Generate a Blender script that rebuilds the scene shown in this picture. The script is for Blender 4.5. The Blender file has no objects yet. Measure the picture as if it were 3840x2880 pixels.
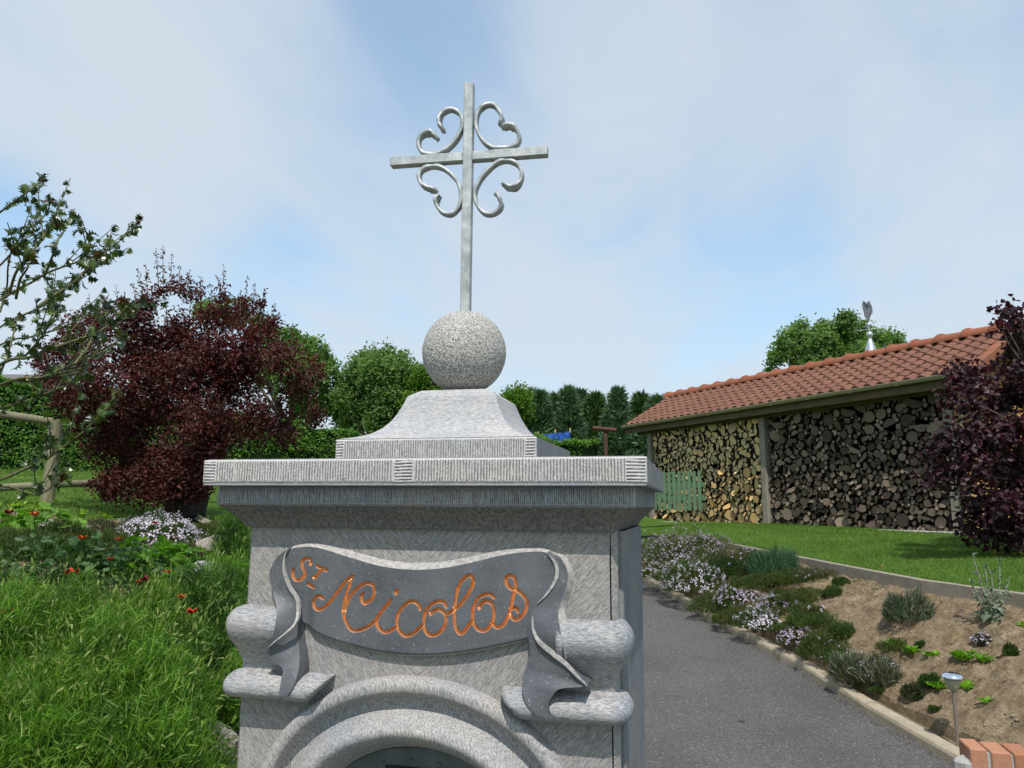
import bpy, bmesh, math, random
import numpy as np
from math import sin, cos, pi, radians, sqrt, atan2
from mathutils import Vector, Matrix
random.seed(7); rng=np.random.default_rng(7)
S=bpy.context.scene; COL=S.collection

EXPO=0.20; SUNE=4.0; CLX,CLY=0.3,1.1
CLOUDC=(5.75,6.45,7.1,1); SKYT=(1.40,1.98,2.08,1)
SKYBLOBS=[((1500,60),.010,-.60),((1750,500),.008,-.15),((3050,950),.008,-.45),((2500,1050),.008,-.30),((0,780),.003,-.7),((1000,960),.003,-.35),((600,250),.02,.5),((3300,300),.015,.40),((3400,900),.004,.2),((2300,300),.01,.2)]

# ---------------------------------------------------------------- camera, light, exposure
YAW,PITCH,ROLL,FPX=.2437,.1617,.0072,2790.7
CAM=np.array([.4034,-1.0067,1.6])
FW=np.array([-sin(YAW)*cos(PITCH),cos(YAW)*cos(PITCH),sin(PITCH)])
_r=np.array([cos(YAW),sin(YAW),0.]); _u=np.cross(_r,FW)
RT=_r*cos(ROLL)+_u*sin(ROLL); UP=-_r*sin(ROLL)+_u*cos(ROLL)
cd=bpy.data.cameras.new('camera'); cam=bpy.data.objects.new('camera',cd); COL.objects.link(cam)
cd.sensor_width=36; cd.lens=36*FPX/3840; cd.clip_start=.05; cd.clip_end=3000
M=Matrix.Identity(4)
for i in range(3): M[i][0]=RT[i]; M[i][1]=UP[i]; M[i][2]=-FW[i]; M[i][3]=CAM[i]
cam.matrix_world=M; S.camera=cam
S.view_settings.view_transform='Standard'; S.view_settings.look='None'; S.view_settings.exposure=EXPO; S.view_settings.gamma=1
SUN_EL=radians(57); SUN_AZ=YAW   # the sun stands behind the viewer, a little right of the letterbox front
sdir=Vector((sin(SUN_AZ)*cos(SUN_EL),-cos(SUN_AZ)*cos(SUN_EL),sin(SUN_EL)))
sl=bpy.data.lights.new('sun','SUN'); sl.energy=SUNE; sl.angle=radians(.53); sl.color=(1,.95,.88)
so=bpy.data.objects.new('sun',sl); COL.objects.link(so); so.rotation_euler=sdir.to_track_quat('Z','Y').to_euler()
W=bpy.data.worlds.new('World'); S.world=W; W.use_nodes=True
nt=W.node_tree; nt.nodes.clear()
def N(nt,t,**k):
    n=nt.nodes.new(t)
    for a,b in k.items(): setattr(n,a,b)
    return n
def wmath(op,a,b=None,c=None):
    n=N(nt,'ShaderNodeMath',operation=op)
    for i,v in enumerate((a,b,c)):
        if v is None: continue
        if isinstance(v,(int,float)): n.inputs[i].default_value=v
        else: nt.links.new(v,n.inputs[i])
    return n.outputs[0]
out=N(nt,'ShaderNodeOutputWorld'); bg=N(nt,'ShaderNodeBackground'); bg.inputs[1].default_value=.1
sky=N(nt,'ShaderNodeTexSky',sky_type='NISHITA'); sky.sun_disc=False; sky.sun_elevation=SUN_EL
sky.sun_rotation=atan2(sdir.x,sdir.y); sky.air_density=1.0; sky.dust_density=1.2; sky.ozone_density=1.5
tc=N(nt,'ShaderNodeTexCoord')
sep=N(nt,'ShaderNodeSeparateXYZ'); nt.links.new(tc.outputs['Generated'],sep.inputs[0])
zc=wmath('ADD',sep.outputs[2],.12)
px=wmath('DIVIDE',sep.outputs[0],zc); py=wmath('DIVIDE',sep.outputs[1],zc)
cmb=N(nt,'ShaderNodeCombineXYZ'); nt.links.new(px,cmb.inputs[0]); nt.links.new(py,cmb.inputs[1])
mp=N(nt,'ShaderNodeMapping'); nt.links.new(cmb.outputs[0],mp.inputs[0]); mp.inputs['Rotation'].default_value=(0,0,.55); mp.inputs['Scale'].default_value=(.62,.26,1); mp.inputs['Location'].default_value=(CLX,CLY,0)
n1=N(nt,'ShaderNodeTexNoise'); n1.inputs['Scale'].default_value=1.3; n1.inputs['Detail'].default_value=7; n1.inputs['Roughness'].default_value=.48; n1.inputs['Distortion'].default_value=.5
nt.links.new(mp.outputs[0],n1.inputs[0])
n2=N(nt,'ShaderNodeTexNoise'); n2.inputs['Scale'].default_value=2.6; n2.inputs['Detail'].default_value=6; n2.inputs['Roughness'].default_value=.6; n2.inputs['Distortion'].default_value=.8
mp2=N(nt,'ShaderNodeMapping'); nt.links.new(cmb.outputs[0],mp2.inputs[0]); mp2.inputs['Rotation'].default_value=(0,0,.9); mp2.inputs['Scale'].default_value=(1.2,.55,1); nt.links.new(mp2.outputs[0],n2.inputs[0])
def blob(d,w):   # a soft patch of sky round a direction
    d=Vector(d).normalized()
    vm=N(nt,'ShaderNodeVectorMath',operation='DOT_PRODUCT'); nt.links.new(tc.outputs['Generated'],vm.inputs[0]); vm.inputs[1].default_value=d
    a=wmath('SUBTRACT',1,vm.outputs['Value']); return wmath('EXPONENT',wmath('MULTIPLY',a,-1/w))
def raydir(px,py): return FW*FPX+RT*(px-1920)+UP*(1440-py)
m=wmath('ADD',wmath('MULTIPLY',wmath('SUBTRACT',n1.outputs[0],.5),2.2),.55)
m=wmath('ADD',m,wmath('MULTIPLY',wmath('SUBTRACT',n2.outputs[0],.5),.8))
for d,w,s in SKYBLOBS: m=wmath('ADD',m,wmath('MULTIPLY',blob(raydir(*d),w),s))
hz=wmath('MULTIPLY',wmath('SUBTRACT',.48,sep.outputs[2]),1.5)
m=wmath('ADD',m,wmath('MAXIMUM',hz,0))
mr=N(nt,'ShaderNodeMapRange'); mr.interpolation_type='SMOOTHSTEP'; nt.links.new(m,mr.inputs[0])
mr.inputs[1].default_value=0; mr.inputs[2].default_value=1.05; mr.inputs[3].default_value=.36; mr.inputs[4].default_value=.93
mx=N(nt,'ShaderNodeMix',data_type='RGBA'); nt.links.new(mr.outputs[0],mx.inputs[0]); sg=N(nt,'ShaderNodeMix',data_type='RGBA',blend_type='MULTIPLY'); sg.inputs[0].default_value=1; nt.links.new(sky.outputs[0],sg.inputs[6]); sg.inputs[7].default_value=SKYT; nt.links.new(sg.outputs[2],mx.inputs[6]); mx.inputs[7].default_value=CLOUDC
nt.links.new(mx.outputs[2],bg.inputs[0]); nt.links.new(bg.outputs[0],out.inputs[0])
# ---------------------------------------------------------------- helpers
def tag(o,label=None,cat=None,group=None,kind=None):
    if label: o['label']=label
    if cat: o['category']=cat
    if group: o['group']=group
    if kind: o['kind']=kind
    return o
def empty(name,loc=(0,0,0)):
    o=bpy.data.objects.new(name,None); COL.objects.link(o); o.location=loc; o.empty_display_size=.1; return o
class G:
    """collects polygons and links them as one mesh object"""
    def __init__(s): s.v=[]; s.n=0; s.f=[]; s.m=[]
    def add(s,v,*faces,mat=0):
        v=np.asarray(v,dtype=np.float64).reshape(-1,3)
        for f in faces:
            f=np.asarray(f,dtype=np.int64)
            if f.ndim==1: f=f[None]
            if len(f): s.f.append(f+s.n); s.m.append(mat)
        s.v.append(v); s.n+=len(v); return s
    def mesh(s,name,mats=(),smooth=False):
        me=bpy.data.meshes.new(name)
        if s.n==0: return me
        v=np.concatenate(s.v); me.vertices.add(len(v)); me.vertices.foreach_set('co',v.ravel())
        idx=np.concatenate([f.ravel() for f in s.f]); tot=np.concatenate([np.full(len(f),f.shape[1]) for f in s.f])
        mi=np.concatenate([np.full(len(f),k) for f,k in zip(s.f,s.m)])
        st=np.concatenate([[0],np.cumsum(tot)[:-1]])
        me.loops.add(len(idx)); me.loops.foreach_set('vertex_index',idx.astype(np.int32))
        me.polygons.add(len(tot)); me.polygons.foreach_set('loop_start',st.astype(np.int32)); me.polygons.foreach_set('loop_total',tot.astype(np.int32))
        me.polygons.foreach_set('material_index',mi.astype(np.int32))
        me.polygons.foreach_set('use_smooth',np.full(len(tot),bool(smooth)))
        for m_ in (mats if isinstance(mats,(list,tuple)) else [mats]): me.materials.append(m_)
        me.update(calc_edges=True); return me
    def obj(s,name,mats,parent=None,smooth=False,kind=None,label=None,cat=None,group=None,loc=None):
        o=bpy.data.objects.new(name,s.mesh(name,mats,smooth)); COL.objects.link(o)
        if parent is not None: o.parent=parent
        if loc is not None: o.location=loc
        return tag(o,label,cat,group,kind)
def box(g,c,sz,rot=None,bev=0,mat=0):
    x,y,z=[s_/2 for s_ in sz]
    if bev<=0:
        v=np.array([[i,j,k] for i in(-x,x) for j in(-y,y) for k in(-z,z)])
        f=[[0,1,3,2],[4,6,7,5],[0,4,5,1],[2,3,7,6],[0,2,6,4],[1,5,7,3]]
        fs=[f]
    else:
        b=bev; vs=[];id_={}
        for i in(-1,1):
            for j in(-1,1):
                for k in(-1,1):
                    for a in range(3):
                        p=[i*(x-b),j*(y-b),k*(z-b)]; p[a]=[i*x,j*y,k*z][a]; id_[(i,j,k,a)]=len(vs); vs.append(p)
        v=np.array(vs); q=[];t=[]
        for a in range(3):
            for s_ in(-1,1):
                o_=[c_ for c_ in range(3) if c_!=a]; l=[]
                for (p1,p2) in((-1,-1),(1,-1),(1,1),(-1,1)):
                    kk=[0,0,0]; kk[a]=s_; kk[o_[0]]=p1; kk[o_[1]]=p2; l.append(id_[(*kk,a)])
                q.append(l if (s_>0)==(a!=1) else l[::-1])
        for a in range(3):
            o_=[c_ for c_ in range(3) if c_!=a]
            for p1 in(-1,1):
                for p2 in(-1,1):
                    k0=[0]*3;k0[a]=-1;k0[o_[0]]=p1;k0[o_[1]]=p2;k1=list(k0);k1[a]=1
                    q.append([id_[(*k0,o_[0])],id_[(*k1,o_[0])],id_[(*k1,o_[1])],id_[(*k0,o_[1])]])
        for i in(-1,1):
            for j in(-1,1):
                for k in(-1,1): t.append([id_[(i,j,k,a)] for a in range(3)])
        fs=[q,t]
    if rot is not None: v=v@np.array(rot).T
    g.add(v+np.array(c),*fs,mat=mat); return g
def rotz(a): return np.array([[cos(a),-sin(a),0],[sin(a),cos(a),0],[0,0,1]])
def grid(g,P,mat=0,closeu=False,flip=False):
    P=np.asarray(P); a,b=P.shape[:2]; I=np.arange(a*b).reshape(a,b)
    if closeu: I=np.concatenate([I,I[:,:1]],1)
    f=np.stack([I[:-1,:-1],I[:-1,1:],I[1:,1:],I[1:,:-1]],-1).reshape(-1,4)
    if flip: f=f[:,::-1]
    g.add(P.reshape(-1,3),f,mat=mat); return g
def frames(pts):
    pts=np.asarray(pts,float); t=np.gradient(pts,axis=0); t/=np.linalg.norm(t,axis=1)[:,None]+1e-12
    n=np.cross(t,[0,0,1.]); bad=np.linalg.norm(n,axis=1)<.15; n[bad]=np.cross(t[bad],[1.,0,0]); n/=np.linalg.norm(n,axis=1)[:,None]
    for i in range(1,len(n)):
        if n[i]@n[i-1]<0: n[i]*=-1
    return t,n,np.cross(t,n)
def tube(g,pts,rad,n=8,cap=True,mat=0):
    pts=np.asarray(pts,float); rad=np.broadcast_to(rad,(len(pts),)); t,a,b=frames(pts)
    th=np.arange(n)*2*pi/n
    P=pts[:,None]+rad[:,None,None]*(a[:,None]*np.cos(th)[None,:,None]+b[:,None]*np.sin(th)[None,:,None])
    grid(g,P,mat,closeu=True)
    if cap:
        g.add(P[0],[list(range(n))],mat=mat); g.add(P[-1],[list(range(n))[::-1]],mat=mat)
    return g
def lathe(g,prof,c=(0,0,0),n=32,mat=0):
    prof=np.array(prof,float); th=np.arange(n)*2*pi/n
    P=np.stack([prof[:,None,0]*np.cos(th),prof[:,None,0]*np.sin(th),np.repeat(prof[:,1:2],n,1)],-1)+np.array(c)
    return grid(g,P,mat,closeu=True)
def spline(p,n):
    p=np.asarray(p,float); q=np.vstack([2*p[0]-p[1],p,2*p[-1]-p[-2]]); k=len(p)-1
    u=np.linspace(0,k,n); i=np.minimum(u.astype(int),k-1); t=(u-i)[:,None]
    a,b,c,d=q[i],q[i+1],q[i+2],q[i+3]
    return .5*((2*b)+(-a+c)*t+(2*a-5*b+4*c-d)*t*t+(-a+3*b-3*c+d)*t**3)
def hashn(ix,iy,s=0):
    h=(ix.astype(np.int64)*374761393+iy.astype(np.int64)*668265263+s*982451653)&0xffffffff
    h=((h^(h>>13))*1274126177)&0xffffffff; return ((h^(h>>16))&0xffff)/65535.
def vnoise(x,y,s=0):
    x=np.asarray(x,float);y=np.asarray(y,float);ix=np.floor(x);iy=np.floor(y);fx=x-ix;fy=y-iy;fx=fx*fx*(3-2*fx);fy=fy*fy*(3-2*fy);ix=ix.astype(int);iy=iy.astype(int)
    return (hashn(ix,iy,s)*(1-fx)+hashn(ix+1,iy,s)*fx)*(1-fy)+(hashn(ix,iy+1,s)*(1-fx)+hashn(ix+1,iy+1,s)*fx)*fy
def fbm(x,y,o=4,s=0): return sum(vnoise(np.asarray(x)*2**k,np.asarray(y)*2**k,s+k)*.5**k for k in range(o))/(2-.5**(o-1))-.5
# view-independent layout helpers: points given in a plan frame (across, ahead, height) at the viewer's standing place
def at(px,py,d):
    v=raydir(px,py); h=-v[0]*sin(YAW)+v[1]*cos(YAW); return CAM+v*d/h
def pl(X,d,z=0.): return np.array([CAM[0]+X*cos(YAW)-d*sin(YAW),CAM[1]+X*sin(YAW)+d*cos(YAW),z])
def toplan(p):
    q=np.asarray(p)[...,:2]-CAM[:2]; return q[...,0]*cos(YAW)+q[...,1]*sin(YAW),-q[...,0]*sin(YAW)+q[...,1]*cos(YAW)
def unit(v): v=np.asarray(v,float); return v/(np.linalg.norm(v,axis=-1,keepdims=True)+1e-9)
def rdir(n): return unit(rng.normal(size=(n,3)))
# ---------------------------------------------------------------- materials
class Mt:
    def __init__(s,name,col=(.5,.5,.5),rough=.8,metal=0,spec=.3):
        s.m=bpy.data.materials.new(name); s.m.use_nodes=True; s.t=s.m.node_tree; s.b=s.t.nodes['Principled BSDF']
        s.b.inputs['Base Color'].default_value=(*col,1); s.b.inputs['Roughness'].default_value=rough; s.b.inputs['Metallic'].default_value=metal
        s.b.inputs['Specular IOR Level'].default_value=spec; s.bh=None
    def n(s,t,**k): return N(s.t,t,**k)
    def l(s,a,b): s.t.links.new(a,b)
    def co(s,scale=(1,1,1),rot=(0,0,0),kind='Object',loc=(0,0,0),absx=False):
        c=s.n('ShaderNodeTexCoord').outputs[kind]
        if absx:
            p=s.n('ShaderNodeSeparateXYZ'); s.l(c,p.inputs[0]); a=s.n('ShaderNodeMath',operation='ABSOLUTE'); s.l(p.outputs[0],a.inputs[0])
            q=s.n('ShaderNodeCombineXYZ'); s.l(a.outputs[0],q.inputs[0]); s.l(p.outputs[1],q.inputs[1]); s.l(p.outputs[2],q.inputs[2]); c=q.outputs[0]
        if rot!=(0,0,0):
            r=s.n('ShaderNodeMapping'); r.inputs['Rotation'].default_value=rot; s.l(c,r.inputs[0]); c=r.outputs[0]
        m=s.n('ShaderNodeMapping'); m.inputs['Scale'].default_value=scale; m.inputs['Location'].default_value=loc; s.l(c,m.inputs[0]); return m.outputs[0]
    def noise(s,vec,scale,detail=4,rough=.5,dist=0):
        n=s.n('ShaderNodeTexNoise'); n.inputs['Scale'].default_value=scale; n.inputs['Detail'].default_value=detail; n.inputs['Roughness'].default_value=rough; n.inputs['Distortion'].default_value=dist
        if vec is not None: s.l(vec,n.inputs[0])
        return n.outputs[0]
    def voro(s,vec,scale,feature='F1',rand=1):
        n=s.n('ShaderNodeTexVoronoi',feature=feature); n.inputs['Scale'].default_value=scale; n.inputs['Randomness'].default_value=rand; s.l(vec,n.inputs[0]); return n
    def ramp(s,f,stops,mode='LINEAR'):
        r=s.n('ShaderNodeValToRGB'); r.color_ramp.interpolation=mode; e=r.color_ramp.elements
        while len(e)<len(stops): e.new(.5)
        for i,(p,c) in enumerate(stops): e[i].position=p; e[i].color=(*(c if hasattr(c,'__len__') else (c,c,c)),1)
        s.l(f,r.inputs[0]); return r.outputs[0]
    def mix(s,f,a,b,mode='MIX'):
        n=s.n('ShaderNodeMix',data_type='RGBA',blend_type=mode)
        for i,v in((0,f),(6,a),(7,b)):
            if hasattr(v,'is_linked'): s.l(v,n.inputs[i])
            elif isinstance(v,(int,float)): n.inputs[i].default_value=v
            else: n.inputs[i].default_value=(*v,1)
        return n.outputs[2]
    def math(s,op,a,b=0.):
        n=s.n('ShaderNodeMath',operation=op)
        for i,v in((0,a),(1,b)):
            if isinstance(v,(int,float)): n.inputs[i].default_value=v
            else: s.l(v,n.inputs[i])
        return n.outputs[0]
    def col(s,c): s.l(c,s.b.inputs['Base Color']); return s
    def bump(s,h,dist=.002,st=1.):
        n=s.n('ShaderNodeBump'); n.inputs['Distance'].default_value=dist; n.inputs['Strength'].default_value=st; s.l(h,n.inputs['Height'])
        if s.bh is not None: s.l(s.bh,n.inputs['Normal'])
        s.bh=n.outputs[0]; s.l(s.bh,s.b.inputs['Normal']); return s
    def rnd(s): return s.n('ShaderNodeNewGeometry').outputs['Random Per Island']
    def ornd(s): return s.n('ShaderNodeObjectInfo').outputs['Random']
def leafmat(name,stops,trans=.35,rough=.55,per='island',spec=.3,tcol=None,ns=1.6,dk=.62):
    m=Mt(name,rough=rough,spec=spec); r=m.rnd() if per=='island' else m.ornd()
    c=m.ramp(r,stops); big=m.noise(m.co(kind='Object'),ns,2); c=m.mix(m.ramp(big,[(.38,0),(.60,1)]),m.mix(1,c,(dk,dk*1.06,dk),'MULTIPLY'),c); m.col(c)
    tr=m.n('ShaderNodeBsdfTranslucent'); mx=m.n('ShaderNodeMixShader'); mx.inputs[0].default_value=trans
    tc_=m.mix(1,c,tcol or (1.3,1.5,.6),'MULTIPLY'); m.l(tc_,tr.inputs[0])
    o=m.t.nodes['Material Output']; m.l(m.b.outputs[0],mx.inputs[1]); m.l(tr.outputs[0],mx.inputs[2]); m.l(mx.outputs[0],o.inputs[0]); return m.m
def stone(name,lo,hi,scale,rot=(0,0,0),absx=False,bump=.0012,nscale=1.,contrast=(.38,.62),blue=.3,bst=.8):
    m=Mt(name,rough=.85,spec=.2)
    v=m.co(scale,rot,absx=absx); a=m.noise(v,nscale,5,.62); f=m.ramp(a,[(contrast[0],0),(contrast[1],1)])
    b=m.noise(m.co(),420,3,.6); c=m.noise(m.co(),9,4,.6)
    base=m.mix(f,tuple(x*k for x,k in zip(lo,(.97,.94,.925))),tuple(x*k for x,k in zip(hi,(.97,.94,.925))))
    base=m.mix(m.math('MULTIPLY',m.ramp(c,[(.4,0),(.65,1)]),blue),base,m.mix(1,base,(.72,.80,.93),'MULTIPLY'))
    base=m.mix(m.ramp(b,[(.42,.35),(.6,0)]),base,m.mix(1,base,(.45,.45,.47),'MULTIPLY'))
    sp=m.voro(m.co(),130); base=m.mix(m.ramp(sp.outputs['Distance'],[(.06,.7),(.12,0)]),base,(.62,.62,.6))
    m.col(base).bump(a,bump,bst).bump(b,.0006,.5); return m.m
M_body=stone('bluestone_hatched',(.215,.208,.200),(.40,.388,.37),(110,110,850),(0,radians(48),0),absx=True,bump=.0010,contrast=(.40,.60))
M_side=stone('bluestone_side',(.20,.205,.21),(.27,.275,.28),(60,60,60),bump=.0004,contrast=(.3,.7),blue=.8)
M_horz=stone('bluestone_horizontal',(.22,.217,.215),(.46,.45,.435),(120,120,760),bump=.0010,contrast=(.36,.60),blue=.9)
M_vert=stone('bluestone_vertical',(.20,.195,.19),(.48,.468,.45),(620,400,110),(0,radians(9),0),bump=.0012,contrast=(.36,.60),blue=.7)
M_ridge=stone('bluestone_ridged',(.40,.395,.39),(.60,.595,.58),(400,400,200),bump=.0006,contrast=(.32,.62),blue=.25)
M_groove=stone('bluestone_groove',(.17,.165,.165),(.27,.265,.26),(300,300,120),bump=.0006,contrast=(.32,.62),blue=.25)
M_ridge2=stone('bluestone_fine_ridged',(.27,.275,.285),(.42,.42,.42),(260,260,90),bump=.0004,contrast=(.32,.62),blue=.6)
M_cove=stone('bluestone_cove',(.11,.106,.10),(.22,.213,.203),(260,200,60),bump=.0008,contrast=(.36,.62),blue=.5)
M_cap=stone('bluestone_pyramid',(.29,.285,.28),(.52,.51,.50),(120,120,800),bump=.0008,contrast=(.34,.58),blue=.6)
M_edge=stone('bluestone_rim',(.29,.285,.28),(.47,.46,.44),(160,160,160),(0,.6,0),bump=.0008,contrast=(.35,.6),blue=.1)
def mball():
    m=Mt('bush_hammered_stone',rough=.9,spec=.15); v=m.co(); a=m.noise(v,370,2.5,.6,.6); b=m.noise(v,800,2,.5); c=m.noise(v,14,3)
    f=m.ramp(a,[(.42,0),(.54,1)]); base=m.mix(f,(.15,.142,.13),(.60,.585,.55)); base=m.mix(m.ramp(b,[(.35,.5),(.6,0)]),base,(.2,.19,.18))
    base=m.mix(m.ramp(c,[(.35,.25),(.6,0)]),base,(.3,.28,.26)); m.col(base).bump(a,.0026,1.0); return m.m
M_ball=mball()
def mrib():
    m=Mt('honed_bluestone',rough=.52,spec=.4); v=m.co(); a=m.noise(v,14,5,.6); s1=m.voro(v,190); s2=m.voro(v,75); n=m.noise(v,260,3,.7)
    base=m.mix(m.ramp(a,[(.3,0),(.7,1)]),(.062,.067,.077),(.108,.114,.126))
    msk=m.math('MULTIPLY',m.ramp(s1.outputs['Distance'],[(.05,1),(.16,0)]),m.ramp(m.noise(v,30,2),[(.48,0),(.6,1)]))
    base=m.mix(m.math('MULTIPLY',msk,.8),base,(.40,.40,.40)); base=m.mix(m.ramp(s2.outputs['Distance'],[(.07,.5),(.13,0)]),base,(.28,.29,.29))
    base=m.mix(m.ramp(n,[(.5,0),(.75,.35)]),base,(.2,.21,.22)); m.col(base).bump(n,.0002,.4); return m.m
M_rib=mrib()
def mcopper():
    m=Mt('copper_paint',(.62,.24,.09),.30,.65,.5); v=m.co(); a=m.noise(v,260,4,.6); m.col(m.ramp(a,[(.3,(.62,.27,.11)),(.65,(.86,.48,.23))])); m.bump(a,.0004,.5); return m.m
M_cop=mcopper()
def mmetal(name,lo,hi,rough=.45,metal=.7,sc=60,bump=.0004):
    m=Mt(name,rough=rough,metal=metal,spec=.5); v=m.co(); a=m.noise(v,sc,6,.65); b=m.noise(v,sc*5,3,.6)
    m.col(m.ramp(a,[(.32,lo),(.68,hi)])); m.l(m.ramp(b,[(.3,rough-.12),(.7,rough+.2)]),m.b.inputs['Roughness']); m.bump(a,bump,.7).bump(b,bump*.5,.5); return m.m
M_cross=mmetal('cast_aluminium',(.25,.265,.27),(.46,.475,.48),.55,.40,42,.0008)
M_zinc=mmetal('zinc_sheet',(.45,.47,.49),(.66,.68,.70),.32,.85,20,.0003)
M_door=mmetal('grey_painted_iron',(.06,.075,.078),(.10,.118,.12),.5,.2,30,.0002)
M_dark=Mt('blackened_metal',(.012,.012,.014),.5).m

LET={
'S' : [(-0.174, 1.509), (-0.1725, 1.513), (-0.1755, 1.5169), (-0.1811, 1.5172), (-0.186, 1.5151), (-0.1876, 1.5097), (-0.1854, 1.5038), (-0.1828, 1.498), (-0.183, 1.4921), (-0.1861, 1.4876), (-0.1921, 1.4855), (-0.1978, 1.4873), (-0.2011, 1.4916), (-0.2018, 1.497), (-0.2003, 1.501)],
'T1' : [(-0.1616, 1.5069), (-0.1448, 1.501)],
'T2' : [(-0.1536, 1.5017), (-0.1599, 1.4942), (-0.1662, 1.4892)],
'dash' : [(-0.1767, 1.4796), (-0.1711, 1.4769), (-0.166, 1.4758)],
'N1' : [(-0.1492, 1.4602), (-0.1549, 1.4633), (-0.1603, 1.4617), (-0.1644, 1.4558), (-0.1651, 1.4499), (-0.1616, 1.4453), (-0.1538, 1.4436), (-0.1464, 1.4468), (-0.1381, 1.4548), (-0.1299, 1.4647), (-0.1217, 1.4755), (-0.1125, 1.4864), (-0.1026, 1.4935)],
'N2' : [(-0.1026, 1.4935), (-0.1078, 1.4789), (-0.1125, 1.4634), (-0.115, 1.449), (-0.1145, 1.4385), (-0.1108, 1.4282), (-0.104, 1.4191), (-0.0964, 1.4157), (-0.0858, 1.4171), (-0.0744, 1.4223), (-0.0642, 1.4302), (-0.0592, 1.4361)],
'N3' : [(-0.1132, 1.4433), (-0.1099, 1.4539), (-0.104, 1.4656), (-0.0948, 1.4755), (-0.0844, 1.4825), (-0.0759, 1.4842), (-0.0684, 1.4811), (-0.0665, 1.4726), (-0.0688, 1.464), (-0.0749, 1.4581), (-0.0811, 1.4555), (-0.086, 1.4586), (-0.0873, 1.4643), (-0.0849, 1.4691)],
'i1' : [(-0.0393, 1.4622), (-0.0483, 1.4506), (-0.0563, 1.4418), (-0.0607, 1.4341), (-0.061, 1.4276), (-0.0565, 1.4203), (-0.049, 1.416), (-0.0408, 1.4173), (-0.0306, 1.4233)],
'i2' : [(-0.0321, 1.4714), (-0.0306, 1.4752)],
'c' : [(0.006, 1.4508), (0.0033, 1.4572), (-0.004, 1.4611), (-0.0132, 1.4585), (-0.0213, 1.4516), (-0.0272, 1.443), (-0.0299, 1.4326), (-0.0286, 1.4243), (-0.0243, 1.418), (-0.0169, 1.4128), (-0.0108, 1.4131), (-0.0027, 1.4162), (0.0053, 1.423), (0.0102, 1.4279)],
'o' : [(0.0469, 1.4556), (0.0427, 1.4614), (0.0346, 1.4625), (0.0256, 1.459), (0.0177, 1.4513), (0.0134, 1.4418), (0.0121, 1.4325), (0.0133, 1.4243), (0.0186, 1.4172), (0.0257, 1.4148), (0.0337, 1.417), (0.0406, 1.4228), (0.0454, 1.4321), (0.0462, 1.4413), (0.043, 1.4476), (0.0369, 1.4511), (0.0299, 1.4499), (0.0229, 1.4445)],
'l' : [(0.0471, 1.4441), (0.056, 1.45), (0.0639, 1.4558), (0.0726, 1.4653), (0.0814, 1.4776), (0.0861, 1.4878), (0.086, 1.4971), (0.0805, 1.5001), (0.0731, 1.4958), (0.0662, 1.4872), (0.0624, 1.4769), (0.0602, 1.4639), (0.059, 1.451), (0.0592, 1.4382), (0.0614, 1.4274), (0.0665, 1.4203), (0.0725, 1.4206), (0.0773, 1.4263), (0.085, 1.4366)],
'a' : [(0.1178, 1.471), (0.1119, 1.4749), (0.1051, 1.4747), (0.0963, 1.4707), (0.0905, 1.4632), (0.0867, 1.4521), (0.0864, 1.4412), (0.088, 1.434), (0.094, 1.427), (0.1009, 1.4246), (0.1076, 1.4267), (0.1134, 1.4333), (0.1172, 1.4434), (0.117, 1.4551), (0.114, 1.4623), (0.1081, 1.4652), (0.1013, 1.4636), (0.0955, 1.4556)],
's' : [(0.1158, 1.4343), (0.1212, 1.4309), (0.1279, 1.4317), (0.1337, 1.4368), (0.1393, 1.4488), (0.1431, 1.4615), (0.1463, 1.4761), (0.1487, 1.4889), (0.1476, 1.497), (0.1428, 1.5015), (0.137, 1.5004), (0.1346, 1.4948), (0.1371, 1.4885), (0.1439, 1.4833), (0.1526, 1.4808), (0.1593, 1.4757), (0.1646, 1.4677), (0.1651, 1.4597), (0.1613, 1.4514), (0.1547, 1.444), (0.148, 1.4419), (0.1422, 1.4462), (0.1407, 1.4524), (0.145, 1.4571), (0.1498, 1.4573), (0.1523, 1.4533)],
}
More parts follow.
